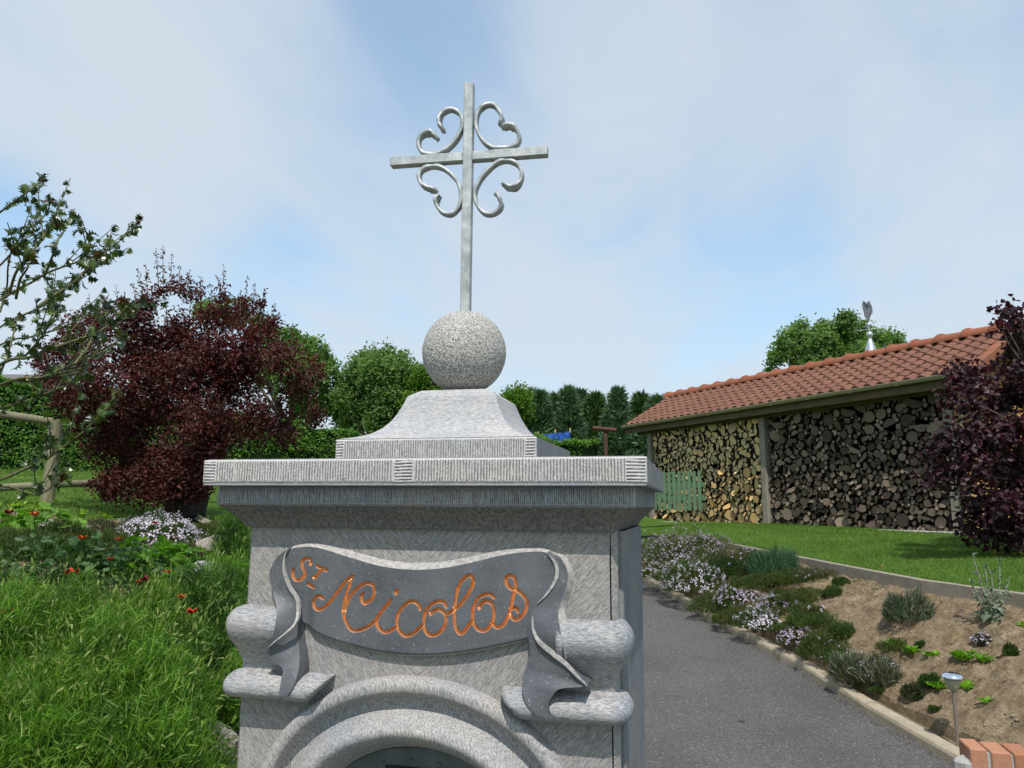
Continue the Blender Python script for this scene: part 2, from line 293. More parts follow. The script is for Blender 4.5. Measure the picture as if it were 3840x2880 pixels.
RIB={
'top' : [(-0.2055, 1.5325), (-0.178, 1.5355), (-0.1504, 1.5321), (-0.1026, 1.5196), (-0.0528, 1.509), (-0.0043, 1.5059), (0.0429, 1.51), (0.0891, 1.5198), (0.1344, 1.5309), (0.1791, 1.5361), (0.1982, 1.5337)],
'bot' : [(-0.1799, 1.4205), (-0.147, 1.4058), (-0.0969, 1.3938), (-0.0481, 1.3871), (-0.0007, 1.3859), (0.0456, 1.3898), (0.091, 1.3976), (0.1355, 1.4081), (0.1677, 1.4165)],
'ml' : [(-0.2055, 1.5325), (-0.2143, 1.517), (-0.2137, 1.4957), (-0.202, 1.4748), (-0.1878, 1.4573), (-0.1873, 1.4365), (-0.1799, 1.4205)],
'mr' : [(0.1982, 1.5337), (0.2083, 1.513), (0.2025, 1.4934), (0.1792, 1.465), (0.1705, 1.4454), (0.1677, 1.4165)],
'ltL' : [(-0.2072, 1.5325), (-0.2257, 1.5198), (-0.2381, 1.495), (-0.2311, 1.4678), (-0.2223, 1.441), (-0.2241, 1.4141), (-0.2309, 1.3871), (-0.2366, 1.369), (-0.2191, 1.3641), (-0.2066, 1.356), (-0.2089, 1.3385), (-0.211, 1.3181)],
'ltR' : [(-0.2055, 1.5325), (-0.2122, 1.5171), (-0.2119, 1.4957), (-0.2013, 1.4749), (-0.1872, 1.4573), (-0.1859, 1.4365), (-0.1849, 1.4188), (-0.185, 1.404), (-0.1801, 1.3779), (-0.1811, 1.3546), (-0.1881, 1.331), (-0.1974, 1.3184)],
'fold1' : [(-0.2106, 1.5309), (-0.215, 1.517), (-0.2137, 1.4957), (-0.2037, 1.4748), (-0.1899, 1.4572), (-0.1873, 1.4365), (-0.1919, 1.4214), (-0.2048, 1.409), (-0.2212, 1.3964), (-0.2326, 1.387)],
'ruL' : [(0.1952, 1.535), (0.2074, 1.5185), (0.2083, 1.5074), (0.2025, 1.4934), (0.1792, 1.465), (0.1705, 1.4454), (0.1793, 1.4184), (0.2194, 1.3935)],
'ruR' : [(0.1982, 1.5373), (0.2141, 1.5285), (0.2242, 1.5079), (0.2212, 1.4857), (0.211, 1.458), (0.2138, 1.4309), (0.218, 1.4095), (0.2208, 1.3936)],
'fold2' : [(0.1952, 1.5336), (0.2054, 1.5227), (0.2092, 1.5089), (0.2054, 1.4949), (0.1937, 1.4779), (0.1807, 1.465)],
'rlL' : [(0.1699, 1.4481), (0.1683, 1.4234), (0.1712, 1.4018), (0.1664, 1.3799), (0.1601, 1.358), (0.1651, 1.3343), (0.1795, 1.3181)],
'rlR' : [(0.174, 1.4483), (0.1793, 1.4239), (0.1966, 1.4058), (0.2179, 1.3881), (0.2361, 1.3706), (0.2494, 1.3608), (0.2135, 1.3547), (0.2022, 1.3447), (0.1965, 1.3311), (0.2036, 1.3146)],
'fold3' : [(0.174, 1.4483), (0.1758, 1.4292), (0.1851, 1.4133), (0.2052, 1.3981), (0.2221, 1.3857), (0.2361, 1.3719), (0.2494, 1.3603)],
}

SCR={
'ul' : [(-0.0481, 2.3052), (-0.0568, 2.3173), (-0.0587, 2.3334), (-0.0497, 2.3465), (-0.0343, 2.3502), (-0.0186, 2.3403), (-0.0122, 2.3244), (-0.0143, 2.3058), (-0.0282, 2.2809), (-0.0493, 2.2646), (-0.0709, 2.2598), (-0.0897, 2.2651), (-0.0979, 2.2795), (-0.0968, 2.2952), (-0.0861, 2.305), (-0.072, 2.3049), (-0.0592, 2.2908)],
'ur' : [(0.0591, 2.3093), (0.064, 2.3196), (0.0588, 2.3373), (0.0481, 2.3512), (0.033, 2.3532), (0.0195, 2.3424), (0.0143, 2.3242), (0.0162, 2.3037), (0.028, 2.2806), (0.0461, 2.2652), (0.067, 2.2622), (0.0876, 2.2644), (0.0978, 2.2769), (0.0939, 2.2943), (0.0814, 2.305), (0.0636, 2.3041)],
'll' : [(-0.0590, 2.1850), (-0.0737, 2.1900), (-0.0895, 2.2001), (-0.0956, 2.2178), (-0.0888, 2.2311), (-0.0703, 2.2363), (-0.0501, 2.2314), (-0.0314, 2.2162), (-0.0174, 2.1964), (-0.0118, 2.173), (-0.0156, 2.1521), (-0.0298, 2.1383), (-0.0465, 2.1413), (-0.059, 2.1562), (-0.0612, 2.1685), (-0.0550, 2.178)],
'lr' : [(0.0662, 2.1933), (0.0838, 2.1831), (0.0983, 2.1906), (0.1032, 2.2081), (0.0952, 2.2271), (0.0775, 2.2366), (0.0584, 2.2351), (0.0363, 2.2182), (0.0202, 2.1956), (0.014, 2.175), (0.0185, 2.1534), (0.033, 2.1356), (0.0506, 2.134), (0.0637, 2.1462), (0.0606, 2.1629), (0.0525, 2.1742)],
}

# ---------------------------------------------------------------- the bluestone letterbox pillar
YC=.2557
pil=empty('letterbox_pillar',(0,YC,0)); tag(pil,'carved bluestone letterbox pillar with copper name, stone ball and metal cross','letterbox pillar')
PIL=dict(parent=pil,loc=(0,-YC,0))
def rings(g,R,mat=0,cx=0,cy=YC,nc=3,cr=.004):
    """R: (half x, half y, z) rings with small rounded corners"""
    P=[]
    for hx,hy,z in R:
        row=[]; c=min(cr,hx*.5,hy*.5)
        for q,(sx,sy) in enumerate(((1,1),(-1,1),(-1,-1),(1,-1))):
            for k in range(nc+1):
                a=q*pi/2+k*pi/2/nc; row.append((cx+sx*(hx-c)+c*cos(a),cy+sy*(hy-c)+c*sin(a),z))
        P.append(row)
    grid(g,P,mat,closeu=True,flip=True); return P
def capf(g,row,up,mat=0): g.add(row,[list(range(len(row)))[::1 if up else -1]],mat=mat)
# --- cap slab: smooth block with a ridged face in front
HX,HYs,Z0,Z1=.34,.25575,1.6281,1.6669
g=G(); R=[(HX-.012,HYs-.012,Z0-.001),(HX-.0025,HYs-.0005,Z0-.0008),(HX-.002,HYs-.002,Z0+.003),(HX-.0018,HYs-.0018,Z1-.004),(HX-.0055,HYs-.0055,Z1)]
P=rings(g,R); capf(g,P[-1],True); capf(g,P[0],False)
g.obj('cap_slab',M_side,**PIL)
def ridged(name,x0,x1,z0,z1,y,pitch,blocks,depth,dx=.0008,dz=.0009,mat=M_ridge,seed=0,bev=.003,hp=.0046):
    nx=int((x1-x0)/dx); nz=max(8,int((z1-z0)/dz)); X,Z=np.meshgrid(np.linspace(x0,x1,nx),np.linspace(z0,z1,nz))
    wob=(vnoise(X/pitch*.9,Z*60,seed)-.5)*pitch*.18
    ph=(X+wob)/pitch+fbm(X*30,Z*0,2,seed+9)*.8
    h=np.abs(np.sin(pi*ph))**.8; h=h*(.75+.5*vnoise(np.floor(ph),Z*90,seed+2))
    e=np.zeros_like(X)
    for b0,b1 in blocks:
        ins=(X>b0)&(X<b1); hz=np.abs(np.sin(pi*((Z-z0)/hp+(vnoise(X*60,Z*0,seed+5)-.5)*.18)))**.6*(.9+.25*vnoise(X*90,np.floor((Z-z0)/hp),seed+6))
        h=np.where(ins,hz,h)
        for bb in(b0,b1): h=np.where(np.abs(X-bb)<.0011,.9,h)
    h=h+(vnoise(X*1500,Z*1500,seed+3)-.5)*.35
    ed=np.minimum(np.minimum(X-x0,x1-X),np.minimum(Z-z0,z1-Z)); fl=np.clip(1-ed/bev,0,1)
    h=np.where(ed<.0018,.8,h)
    Y=y-depth*h*(1-fl*.3)+fl**2*.0032
    V=np.stack([X,Y,Z],-1); I=np.arange(X.size).reshape(X.shape); F=np.stack([I[:-1,:-1],I[:-1,1:],I[1:,1:],I[1:,:-1]],-1).reshape(-1,4)
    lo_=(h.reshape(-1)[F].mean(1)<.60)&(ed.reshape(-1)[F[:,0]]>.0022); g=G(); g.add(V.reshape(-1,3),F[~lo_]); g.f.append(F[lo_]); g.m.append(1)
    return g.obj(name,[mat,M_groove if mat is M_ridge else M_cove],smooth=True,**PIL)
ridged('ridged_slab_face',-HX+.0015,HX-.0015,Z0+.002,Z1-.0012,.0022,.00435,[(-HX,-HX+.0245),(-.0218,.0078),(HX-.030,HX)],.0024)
# --- frieze and cove under the slab
FI=.0177; fx=HX-FI; fy=HYs-FI
g=G(); P=rings(g,[(fx-.0008,fy-.0008,1.6295),(fx-.0008,fy-.0008,1.5990)]); 
g.obj('frieze',M_side,**PIL)
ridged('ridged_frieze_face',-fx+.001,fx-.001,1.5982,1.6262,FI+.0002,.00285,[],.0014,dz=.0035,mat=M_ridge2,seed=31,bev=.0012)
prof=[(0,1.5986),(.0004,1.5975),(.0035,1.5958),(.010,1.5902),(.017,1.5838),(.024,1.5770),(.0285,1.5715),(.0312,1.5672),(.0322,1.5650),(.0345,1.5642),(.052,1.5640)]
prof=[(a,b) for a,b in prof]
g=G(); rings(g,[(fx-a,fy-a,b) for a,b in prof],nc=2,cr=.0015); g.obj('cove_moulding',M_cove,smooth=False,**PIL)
g=G()   # narrow dark joint between slab and frieze
rings(g,[(fx-.006,fy-.006,1.6275),(fx-.006,fy-.006,1.6295)]); g.obj('joint',M_cove,**PIL)
# --- plinth with concave pyramid under the ball
PX,PY=.168,.1565
g=G(); rings(g,[(PX-.0015,PY-.0015,1.6655),(PX-.0015,PY-.0015,1.7028),(PX-.004,PY-.004,1.7046)])
g.obj('plinth',M_side,**PIL)
ridged('ridged_plinth_face',-PX+.0008,PX-.0008,1.6673,1.7036,.0988+.0012,.0039,[(-PX,-PX+.0165),(PX-.019,PX)],.0021,seed=77)
pr=[(.1655,1.7044),(.159,1.7062),(.1475,1.7085),(.135,1.7122),(.122,1.7180),(.110,1.7272),(.0995,1.7390),(.0915,1.7530),(.0855,1.7660),(.0812,1.7775),(.0792,1.7830),(.0760,1.7862),(.060,1.7962)]
g=G(); P=rings(g,[(a*1.0,a*.93,b) for a,b in pr],nc=2,cr=.0025); capf(g,P[-1],True); g.obj('pyramid_top',M_cap,**PIL)
# --- ball
g=G(); nu,nv=220,130; BR=.0757
th=np.linspace(0,2*pi,nu,endpoint=False); ph=np.linspace(.02,pi-.02,nv); T,F=np.meshgrid(th,ph)
dx,dy,dz=np.sin(F)*np.cos(T),np.sin(F)*np.sin(T),np.cos(F)
def n3(x,y,z,s): return (vnoise(x+z*.7,y-z*.4,s)+vnoise(y+x*.3,z+x*.5,s+1)+vnoise(z-y*.6,x+y*.2,s+2))/3-.5
r=BR*(1+.016*n3(dx*22,dy*22,dz*22,3)+.020*n3(dx*44,dy*44,dz*44,8))
grid(g,np.stack([dx*r,YC+dy*r,1.8725+dz*r],-1),0,closeu=True); g.obj('stone_ball',M_ball,smooth=True,**PIL)
# --- body
FY=.059; BX=.2835; BX2=.2905; SXW=.2960; YB=.4525
g=G(); rings(g,[(SXW,(YB-.090)/2,0),(SXW,(YB-.090)/2,1.5645)],cy=(YB+.090)/2,cr=.005); g.obj('shaft',M_side,**PIL)
g=G(); rings(g,[(.286,.053,0),(.286,.053,1.5645)],cy=.1365); g.obj('joint',M_cove,**PIL)
XC,ZC,EA,EB=-.002,1.16,.247,.196
def arch(s,n=72,leg=.55):
    a,b=EA,EB; th=np.linspace(pi,0,n); p=np.stack([XC+a*np.cos(th),ZC+b*np.sin(th)],1)
    nn=np.stack([np.cos(th)/a,np.sin(th)/b],1); nn/=np.linalg.norm(nn,axis=1)[:,None]; q=p-nn*s
    return np.vstack([[q[0,0],ZC-leg],q,[q[-1,0],ZC-leg]])
A=arch(.002); lx,rx,tz=-.2825,.2825,1.5690; bz=ZC-.55
o=[]
for x,z in A:   # matching points on the outer rectangle
    if z<=ZC: o.append((lx if x<0 else rx,z))
    else:
        d=np.array([x-XC,(z-ZC)*1.15]); k=min((rx if d[0]>0 else -lx)/max(abs(d[0]),1e-9),(tz-ZC)/max(d[1],1e-9)); o.append((np.clip(XC+d[0]*k,lx,rx),ZC+d[1]*k))
o=np.array(o)
i1=np.argmax(o[:,1]>tz-1e-6); 
g=G(); f3=lambda p,y: np.stack([p[:,0],np.full(len(p),y),p[:,1]],1)
grid(g,[f3(o,FY),f3(A,FY)],0)
for k in(i1,len(o)-1-np.argmax(o[::-1,1]>tz-1e-6)):
    q=k-1 if k==i1 else k+1; cx_=lx if k==i1 else rx
    g.add(f3(np.array([o[k],o[q],(cx_,tz)]),FY),[[0,1,2] if k==i1 else [0,2,1]])
box(g,(0,FY+.5*0+.02,bz/2),(rx-lx,.04,bz))
for sx in(-1,1):   # chamfered edge and return of the front slab
    e=[(sx*rx*1.0,FY),(sx*BX2,FY+.0095),(sx*BX2,FY+.023),(sx*.27,FY+.024)]
    grid(g,[[(x,y,0) for x,y in e],[(x,y,1.569) for x,y in e]],0,flip=sx>0)
g.obj('front_slab',M_body,**PIL)
pts=np.array([(0,0),(.0015,.009),(.005,.0160),(.010,.0185),(.016,.0185),(.021,.0165),(.0245,.0110),(.0285,.0020),(.034,-.0035),(.041,-.004),(.047,.0005),(.052,.0085),(.057,.0170),(.063,.0245),(.070,.0285),(.077,.0270),(.084,.0205),(.090,.0110),(.096,-.001),(.100,-.010),(.1035,-.022),(.104,-.030)])
pf=spline(pts,48)
g=G(); P=[]
for s_,h in pf:
    a=arch(s_,96); P.append(np.stack([a[:,0],np.full(len(a),FY-h)+fbm(a[:,0]*60+s_*90,a[:,1]*60,3,5)*.0012,a[:,1]],1))
grid(g,P,0,flip=True); g.obj('arch_moulding',M_vert,smooth=True,**PIL)
a=arch(.1042,60); g=G(); g.add(f3(a,FY+.020),[list(range(len(a)))]); dr=g.obj('door',M_door,**PIL)
for t in(.36,.47,.58,.25,.69):
    th=pi*(1-t); c=(XC+(EA-.122)*cos(th),FY+.020,ZC+(EB-.122)*sin(th)); g=G(); lathe(g,[(.0035,0),(.0034,.0012),(.002,.0026),(.0001,.003)],n=10)
    o_=g.obj('stud',M_door,parent=dr,smooth=True); o_.location=c; o_.rotation_euler=(pi/2,0,0)
g=G(); box(g,(XC,FY+.018,ZC+.058),(.10,.004,.014),bev=.001); g.obj('mail_slot',M_dark,parent=dr)
# --- scroll brackets wrapping the corners
bp=[(1.4445,0),(1.4438,.012),(1.4400,.026),(1.4330,.036),(1.4240,.0415),(1.4140,.042),(1.4030,.0375),(1.3920,.0285),(1.3800,.0165),(1.3680,.0080),(1.3590,.0042),(1.3515,.0035),(1.3500,.006),(1.3485,.0165),(1.3440,.0280),(1.3370,.0370),(1.3290,.0400),(1.3210,.0375),(1.3150,.0290),(1.3115,.0165),(1.3102,0)]
bq=spline(bp,64)
for sx in(-1,1):
    g=G(); P=[]
    for z,of in bq:
        of=max(of,0)*.93; os_=of*.70; xin=.211 if z>1.3505 else np.interp(z,[1.3102,1.3495],[.165,.128]) 
        row=[(sx*(xin+.001),FY+.003,z)]
        for x in np.linspace(xin,BX-.004,14): row.append((sx*x,FY-of+.0006*(vnoise(x*260,z*900,4)-.5)*2,z))
        for k in range(1,8): a=k*pi/2/7; row.append((sx*(BX-.004+(os_+.004)*sin(a)),FY+.004-(of+.004)*cos(a),z))
        row.append((sx*(BX+os_),FY+.026-of*.15,z)); row.append((sx*(BX+os_*.8),FY+.044-of*.1,z)); row.append((sx*(BX-.004),FY+.048,z))
        P.append(row)
    grid(g,P,0,flip=sx<0); g.obj('scroll_bracket',M_horz,smooth=True,**PIL)
# --- ribbon banner and its engraved copper letters
def seg_dist(X,Z,pts):
    d=np.full(X.shape,9.)
    for (ax,az),(bx,bz_) in zip(pts[:-1],pts[1:]):
        vx,vz=bx-ax,bz_-az; t=np.clip(((X-ax)*vx+(Z-az)*vz)/(vx*vx+vz*vz+1e-12),0,1); d=np.minimum(d,np.hypot(X-ax-t*vx,Z-az-t*vz))
    return d
top=spline(RIB['top'],120); bot=spline(RIB['bot'],120); ml=spline(RIB['ml'],60); mrr=spline(RIB['mr'],60)
nx,nz=620,210; u=np.linspace(0,1,nx)[None]; v=np.linspace(0,1,nz)[:,None]
vl=np.interp(v[:,0],np.linspace(0,1,60),ml[::-1,0])[:,None]; vr=np.interp(v[:,0],np.linspace(0,1,60),mrr[::-1,0])[:,None]
X=vl*(1-u)+vr*u
zt=np.interp(X,top[:,0],top[:,1]); zb=np.interp(X,bot[:,0],bot[:,1]); Z=zb*(1-v)+zt*v
H=.0125-.0055*np.exp(-((X+.176)/.010)**2)*np.clip(1.2-v,0,1)+.001*np.sin(X*17)
H=H-.0022*np.clip(1-(Z-zb)/.004,0,1)**2
best=np.full(X.shape,-1); bd=np.full(X.shape,9.); hw=.00275
groups={'S':0,'T1':1,'T2':1,'dash':2,'N1':3,'N2':3,'N3':3,'i1':4,'i2':5,'c':6,'o':7,'l':8,'a':9,'s':10}
gn=['letter_S','letter_T','dash','letter_N','letter_i','dot','letter_c','letter_o','letter_l','letter_a','letter_s']
for k,p in LET.items():
    p=np.array(p); q=spline(p,max(2,len(p)*5)) if len(p)>2 else p
    b0,b1=q.min(0)-.006,q.max(0)+.006; msk=(X>b0[0])&(X<b1[0])&(Z>b0[1])&(Z<b1[1])
    d=np.full(X.shape,9.); d[msk]=seg_dist(X[msk],Z[msk],q)
    if k=='i2': d=d-.0004
    c=d<bd; bd[c]=d[c]; best[c]=groups[k]
H=H-np.clip(1-bd/hw,0,1)*.0060-np.where(bd<hw,.0004,0)
V=np.stack([X,FY-H,Z],-1); I=np.arange(nx*nz).reshape(nz,nx)
F4=np.stack([I[:-1,:-1],I[:-1,1:],I[1:,1:],I[1:,:-1]],-1).reshape(-1,4); fm=bd.reshape(-1)[F4].mean(1)<hw*.93; fb=best.reshape(-1)[F4[:,0]]
g=G(); g.add(V.reshape(-1,3),F4[~fm]); rib=g.obj('ribbon_banner',M_rib,smooth=True,**PIL)
for k,n_ in enumerate(gn):
    ff=F4[fm&(fb==k)]
    if len(ff)==0: continue
    un,inv=np.unique(ff,return_inverse=True); g=G(); g.add(V.reshape(-1,3)[un],inv.reshape(-1,4)); g.obj(n_,M_cop,parent=rib,smooth=True)
g=G()  # chiselled rims above and below the banner
tl=V[-1,:,:][::6]; o1=tl+np.array([0,.0035,.0045]); tw_=np.sin(pi*np.linspace(.06,.94,len(tl)))**.4; o1=tl+np.array([0,.0035,.0036])*tw_[:,None]; o2=tl+np.array([0,0,.0095])*tw_[:,None]; o2[:,1]=FY+.0004
grid(g,[tl,o1,o2],0,flip=True)
bl=V[0,:,:][::6]; o1=bl+np.array([0,.004,-.0022]); o2=bl.copy(); o2[:,1]=FY+.0004; o2[:,2]-=.0005
grid(g,[bl,o1,o2],0); g.obj('banner_rim',M_edge,smooth=False,**PIL)
def lift(x,y,z,y0=.042):   # traced on the plane y0; slide to the real depth y along the sight line
    k=(y-CAM[1])/(y0-CAM[1]); return np.stack([CAM[0]+(x-CAM[0])*k,y,CAM[2]+(z-CAM[2])*k],-1)
def tail(name,Lp,Rp,hL,hR,n=70,m=16,rimL=.002,rimR=.002,wave=.0015):
    L_=spline(Lp,n); R_=spline(Rp,n); t=np.linspace(0,1,m)[None,:,None]
    XZ=L_[:,None]*(1-t)+R_[:,None]*t
    zz=XZ[...,1]; hl=np.interp(-zz,[-a for a,_ in hL],[b for _,b in hL]); hr=np.interp(-zz,[-a for a,_ in hR],[b for _,b in hR])
    tt=t[...,0]; h=hl*(1-tt)+hr*tt+wave*np.sin(pi*tt)*np.cos(zz*110)
    k=np.ones(13)/13; h=np.stack([np.convolve(np.pad(h[:,j],6,'edge'),k,'valid') for j in range(m)],1)
    P=lift(XZ[...,0],FY-h,XZ[...,1]); g=G(); grid(g,P,0,flip=True); ob=g.obj(name,M_rib,smooth=True,**PIL)
    g=G()
    for col,rm,sg in((0,rimL,-1),(-1,rimR,1)):
        e=P[:,col]; f=e.copy(); f[:,0]+=sg*rm*np.clip(np.minimum(np.arange(n),(n-1-np.arange(n))*.45)/8,.10,1); f[:,1]=np.maximum(e[:,1]+.010,FY-.030)+.004; f2=f.copy(); f2[:,1]=FY+.001; grid(g,[e,f,f2],0,flip=sg<0)
    e=P[-1]; f=e.copy(); f[:,1]=FY; grid(g,[e,f],0)
    g.obj('ribbon_rim',M_edge if max(rimL,rimR)>.004 else M_rib,smooth=False,**PIL); return P
hz=[(1.54,.014),(1.48,.016),(1.452,0.0200),(1.435,0.0391),(1.40,0.0416),(1.375,0.0328),(1.358,0.0302),(1.345,0.0378),(1.33,0.0410),(1.315,0.0397)]
hi=[(1.54,.014),(1.48,.014),(1.45,.016),(1.40,.018),(1.37,0.0200),(1.35,0.0353),(1.33,0.0403),(1.315,0.0391)]
tail('ribbon_tail',RIB['ltL'],RIB['ltR'],hz,hi)
tail('ribbon_tail',RIB['ruL'],RIB['ruR'],[(1.54,.0135),(1.46,.0155),(1.42,0.0200),(1.39,0.0328)],[(1.54,.010),(1.46,.015),(1.44,0.0290),(1.425,0.0403),(1.39,0.0391)],rimR=.0075)
tail('ribbon_tail',RIB['rlL'],RIB['rlR'],hi,[(1.45,.017),(1.42,0.0200),(1.405,0.0328),(1.38,0.0416),(1.36,0.0441),(1.345,0.0422),(1.33,0.0416),(1.315,0.0391)],rimL=.003)
def fold(p,w0,w1,hz_):
    q=spline(p,40); d=np.gradient(q,axis=0); d/=np.linalg.norm(d,axis=1)[:,None]; nn=np.stack([d[:,1],-d[:,0]],1); t=np.linspace(0,1,40)[:,None]
    w=(w0+(w1-w0)*np.sin(pi*np.clip(t,0,1)**.8)**1.3); h=np.interp(-q[:,1],[-a for a,_ in hz_],[b for _,b in hz_])+.0022
    a=q-nn*w/2; b=q+nn*w/2
    mk=lambda p_,e: lift(p_[:,0],FY-h,p_[:,1])+np.array([0,e,0])
    g=G(); grid(g,[mk(a,.006),mk(a,0),mk(b,.0006),mk(b,.007)],0,flip=True); g.obj('fold_edge',M_edge,**PIL)
fold(RIB['fold1'],.0008,.0046,[(1.54,.014),(1.46,.018),(1.44,0.0220),(1.42,0.0353),(1.40,0.0403),(1.385,0.0391)])
fold(RIB['fold2'],.0006,.0050,[(1.54,.0135),(1.46,.0158)])
fold(RIB['fold3'],.0010,.0062,[(1.45,.0175),(1.42,0.0220),(1.40,0.0340),(1.38,0.0428),(1.36,0.0454)])
# --- cross: shaft carries crossbar and the four wrought scrolls
cr=G(); box(cr,(0,0,(1.945+2.400)/2),(.0178,.0178,.455),bev=.0012); cross=cr.obj('cross',M_cross,parent=pil); cross.location=(.0012,0,0); cross.rotation_euler=(0,0,radians(4.2))
g=G()
for s_ in(-1,1): box(g,(s_*(.152+.0089)/2,-.0004,2.2492),(.152-.0089,.0174,.0176),bev=.0012)
for s_ in(-1,1): box(g,(s_*.058,0,2.2492),(.022,.0168,.0202),bev=.002)
g.obj('crossbar',M_cross,parent=cross)
for k,p in SCR.items():
    q=spline(p,60); d=np.gradient(q,axis=0); d/=np.linalg.norm(d,axis=1)[:,None]; nn=np.stack([d[:,1],-d[:,0]],1); t=np.linspace(0,1,60)
    end=np.clip(np.minimum(t,1-t)/.17,0,1); wy=.0072+.0060*np.sin(pi*np.clip(1-end,0,1)*.85)*(1-end*.3)+.0006*np.sin(t*70); th=.0027+.0006*end
    wy=np.where(end<.12,wy*(.55+end*3.7),wy)
    rows=[]
    cr_=(1-end)*.0022
    sec=[(-1,-1),(-.45,-1),(.45,-1),(1,-1),(1,1),(.45,1),(-.45,1),(-1,1)]
    for a,b in sec:
        off=th*b+(cr_*(abs(a)-.5))*1.6+np.where(end<.6,.0011*np.sin(t*110+a*4),0)
        rows.append(np.stack([q[:,0]+nn[:,0]*off,a*wy,q[:,1]+nn[:,1]*off],1))
    g=G(); grid(g,np.array(rows).transpose(1,0,2),0,closeu=True); 
    for e_,fl in((0,1),(-1,-1)): g.add([r_[e_] for r_ in rows],[list(range(8))[::fl]])
    g.obj('scroll',M_cross,parent=cross,smooth=True)

# ---------------------------------------------------------------- the ground: one height field for the sloping garden
def rail(*pts): return [tuple(p) for p in pts]
KERB=[(3.05,4.0,-.02),(2.93,5.1,.04),(2.83,6.0,.094),(2.73,7.2,.19),(2.44,9.0,.33),(2.05,11.8,.56),(1.2,15.0,.80),(-.2,18.5,1.0)]
EDGE=[(5.3,4.3,.90),(4.60,5.2,.905),(4.15,6.2,.918),(3.9,7.3,.925),(3.70,9.4,.968),(3.25,11.6,1.06)]
def KX(d): return np.interp(d,[k[1] for k in KERB],[k[0] for k in KERB])
def KZ(d): return np.interp(d,[k[1] for k in KERB],[k[2] for k in KERB])
def EX(d): return np.interp(d,[k[1] for k in EDGE],[k[0] for k in EDGE])
ctl=[]
for x,d,z in KERB: ctl+=[(x,d,z-.06),(x-1.3,d,z-.06),(x-2.6,d,z-.06)]
for x,d,z in EDGE: ctl+=[(x,d,z-.09),(x-.18,d,z-.11),(x+.5,d,z+.01)]
for x,d in((3.4,5.2),(3.35,6.4),(3.2,8.0),(3.0,9.4)): ctl.append((x,d,float(KZ(d))+.24+.02*d))
ctl+=[(2.6,11.5,.93),(2.9,13,1.15),(5.07,14.9,1.25),(6.76,11.4,1.24),(3.2,18.3,1.29),(4.2,16.4,1.27),(3.2,14.5,1.24),(5.6,9.6,1.10),(6.5,7,1.05),(4.2,12.2,1.16),(8.5,9,1.2),(9,14,1.3),(7,19,1.35)]
ctl+=[(0,0,0),(1.5,0,0),(.2,1.6,0),(-.5,.8,0),(0,2.6,0),(.6,3.4,0),(-1.5,-1,0),(3,1,0),(3,-3,0),(-3,-4,0),(0,-4,0),(6,-3,0),(5,2,.4),(5.5,4,.9)]
ctl+=[(-.75,1.6,.35),(-.95,2.4,.80),(-1.3,2.0,.72),(-1.8,1.5,.70),(-2.6,1.2,.8),(-.85,3.2,.92),(-1.1,3.9,1.12),(-1.7,3.2,1.08),(-2.6,2.6,1.12),(-1.6,4.6,1.17),(-2.6,4.2,1.26),(-2,5.6,1.24),(-1.2,5.6,1.16),(-3.0,5.4,1.36),(-3.0,7,1.41),(-1.7,7.2,1.36),(-4.6,7.5,1.56),(-4.4,5,1.5),(-5.5,3.5,1.45),(-.4,6,1.05),(.2,9,.9)]
ctl+=[(-6,10,1.78),(-2.5,11,1.78),(-10.9,16,2.2),(-9.6,18,2.32),(-4,16,2.05),(0,20,1.9),(4,24,1.8),(9,26,1.6),(-16,12,2.1),(-12,6,1.9),(-8,-2,.8),(-14,-6,.6),(12,0,.9),(14,8,1.3),(16,20,1.6)]
for a in np.linspace(0,2*pi,14,endpoint=False): ctl.append((45*cos(a),10+45*sin(a),1.9 if sin(a)>-.3 else .5))
ctl=np.array(ctl); D_=np.hypot(ctl[:,None,0]-ctl[None,:,0],ctl[:,None,1]-ctl[None,:,1])
A_=np.block([[-D_+np.eye(len(ctl))*-.02,np.ones((len(ctl),1))],[np.ones((1,len(ctl))),np.zeros((1,1))]]); w_=np.linalg.solve(A_,np.r_[ctl[:,2],0])
def H(X,d):
    X=np.asarray(X,float); d=np.asarray(d,float); sh=np.broadcast(X,d).shape; X,d=np.broadcast_arrays(X,d); q=np.zeros(sh)+w_[-1]
    for (cx,cy,_),w in zip(ctl,w_[:-1]): q-=w*np.sqrt((X-cx)**2+(d-cy)**2+.05)
    return q
def sheet(g,X,d,off=0.,mat=0,z=None):
    X,d=np.broadcast_arrays(X,d); zz=H(X,d)+off if z is None else z
    grid(g,np.stack([CAM[0]+X*cos(YAW)-d*sin(YAW),CAM[1]+X*sin(YAW)+d*cos(YAW),zz],-1),mat,flip=True)
def onG(X,d,off=0.): return pl(X,d,float(H(X,d))+off)
def gp(px,py,guess=5.):
    """where the ray of sight through a picture point meets the ground: (across, ahead)"""
    v=at(px,py,1.)-CAM; X1=(v[0]*cos(YAW)+v[1]*sin(YAW)); ds=np.linspace(1.,60,1200); f=1.6+v[2]*ds-H(X1*ds,ds); i=np.argmax(f<0) if (f<0).any() else len(ds)-1
    return X1*ds[i],ds[i]
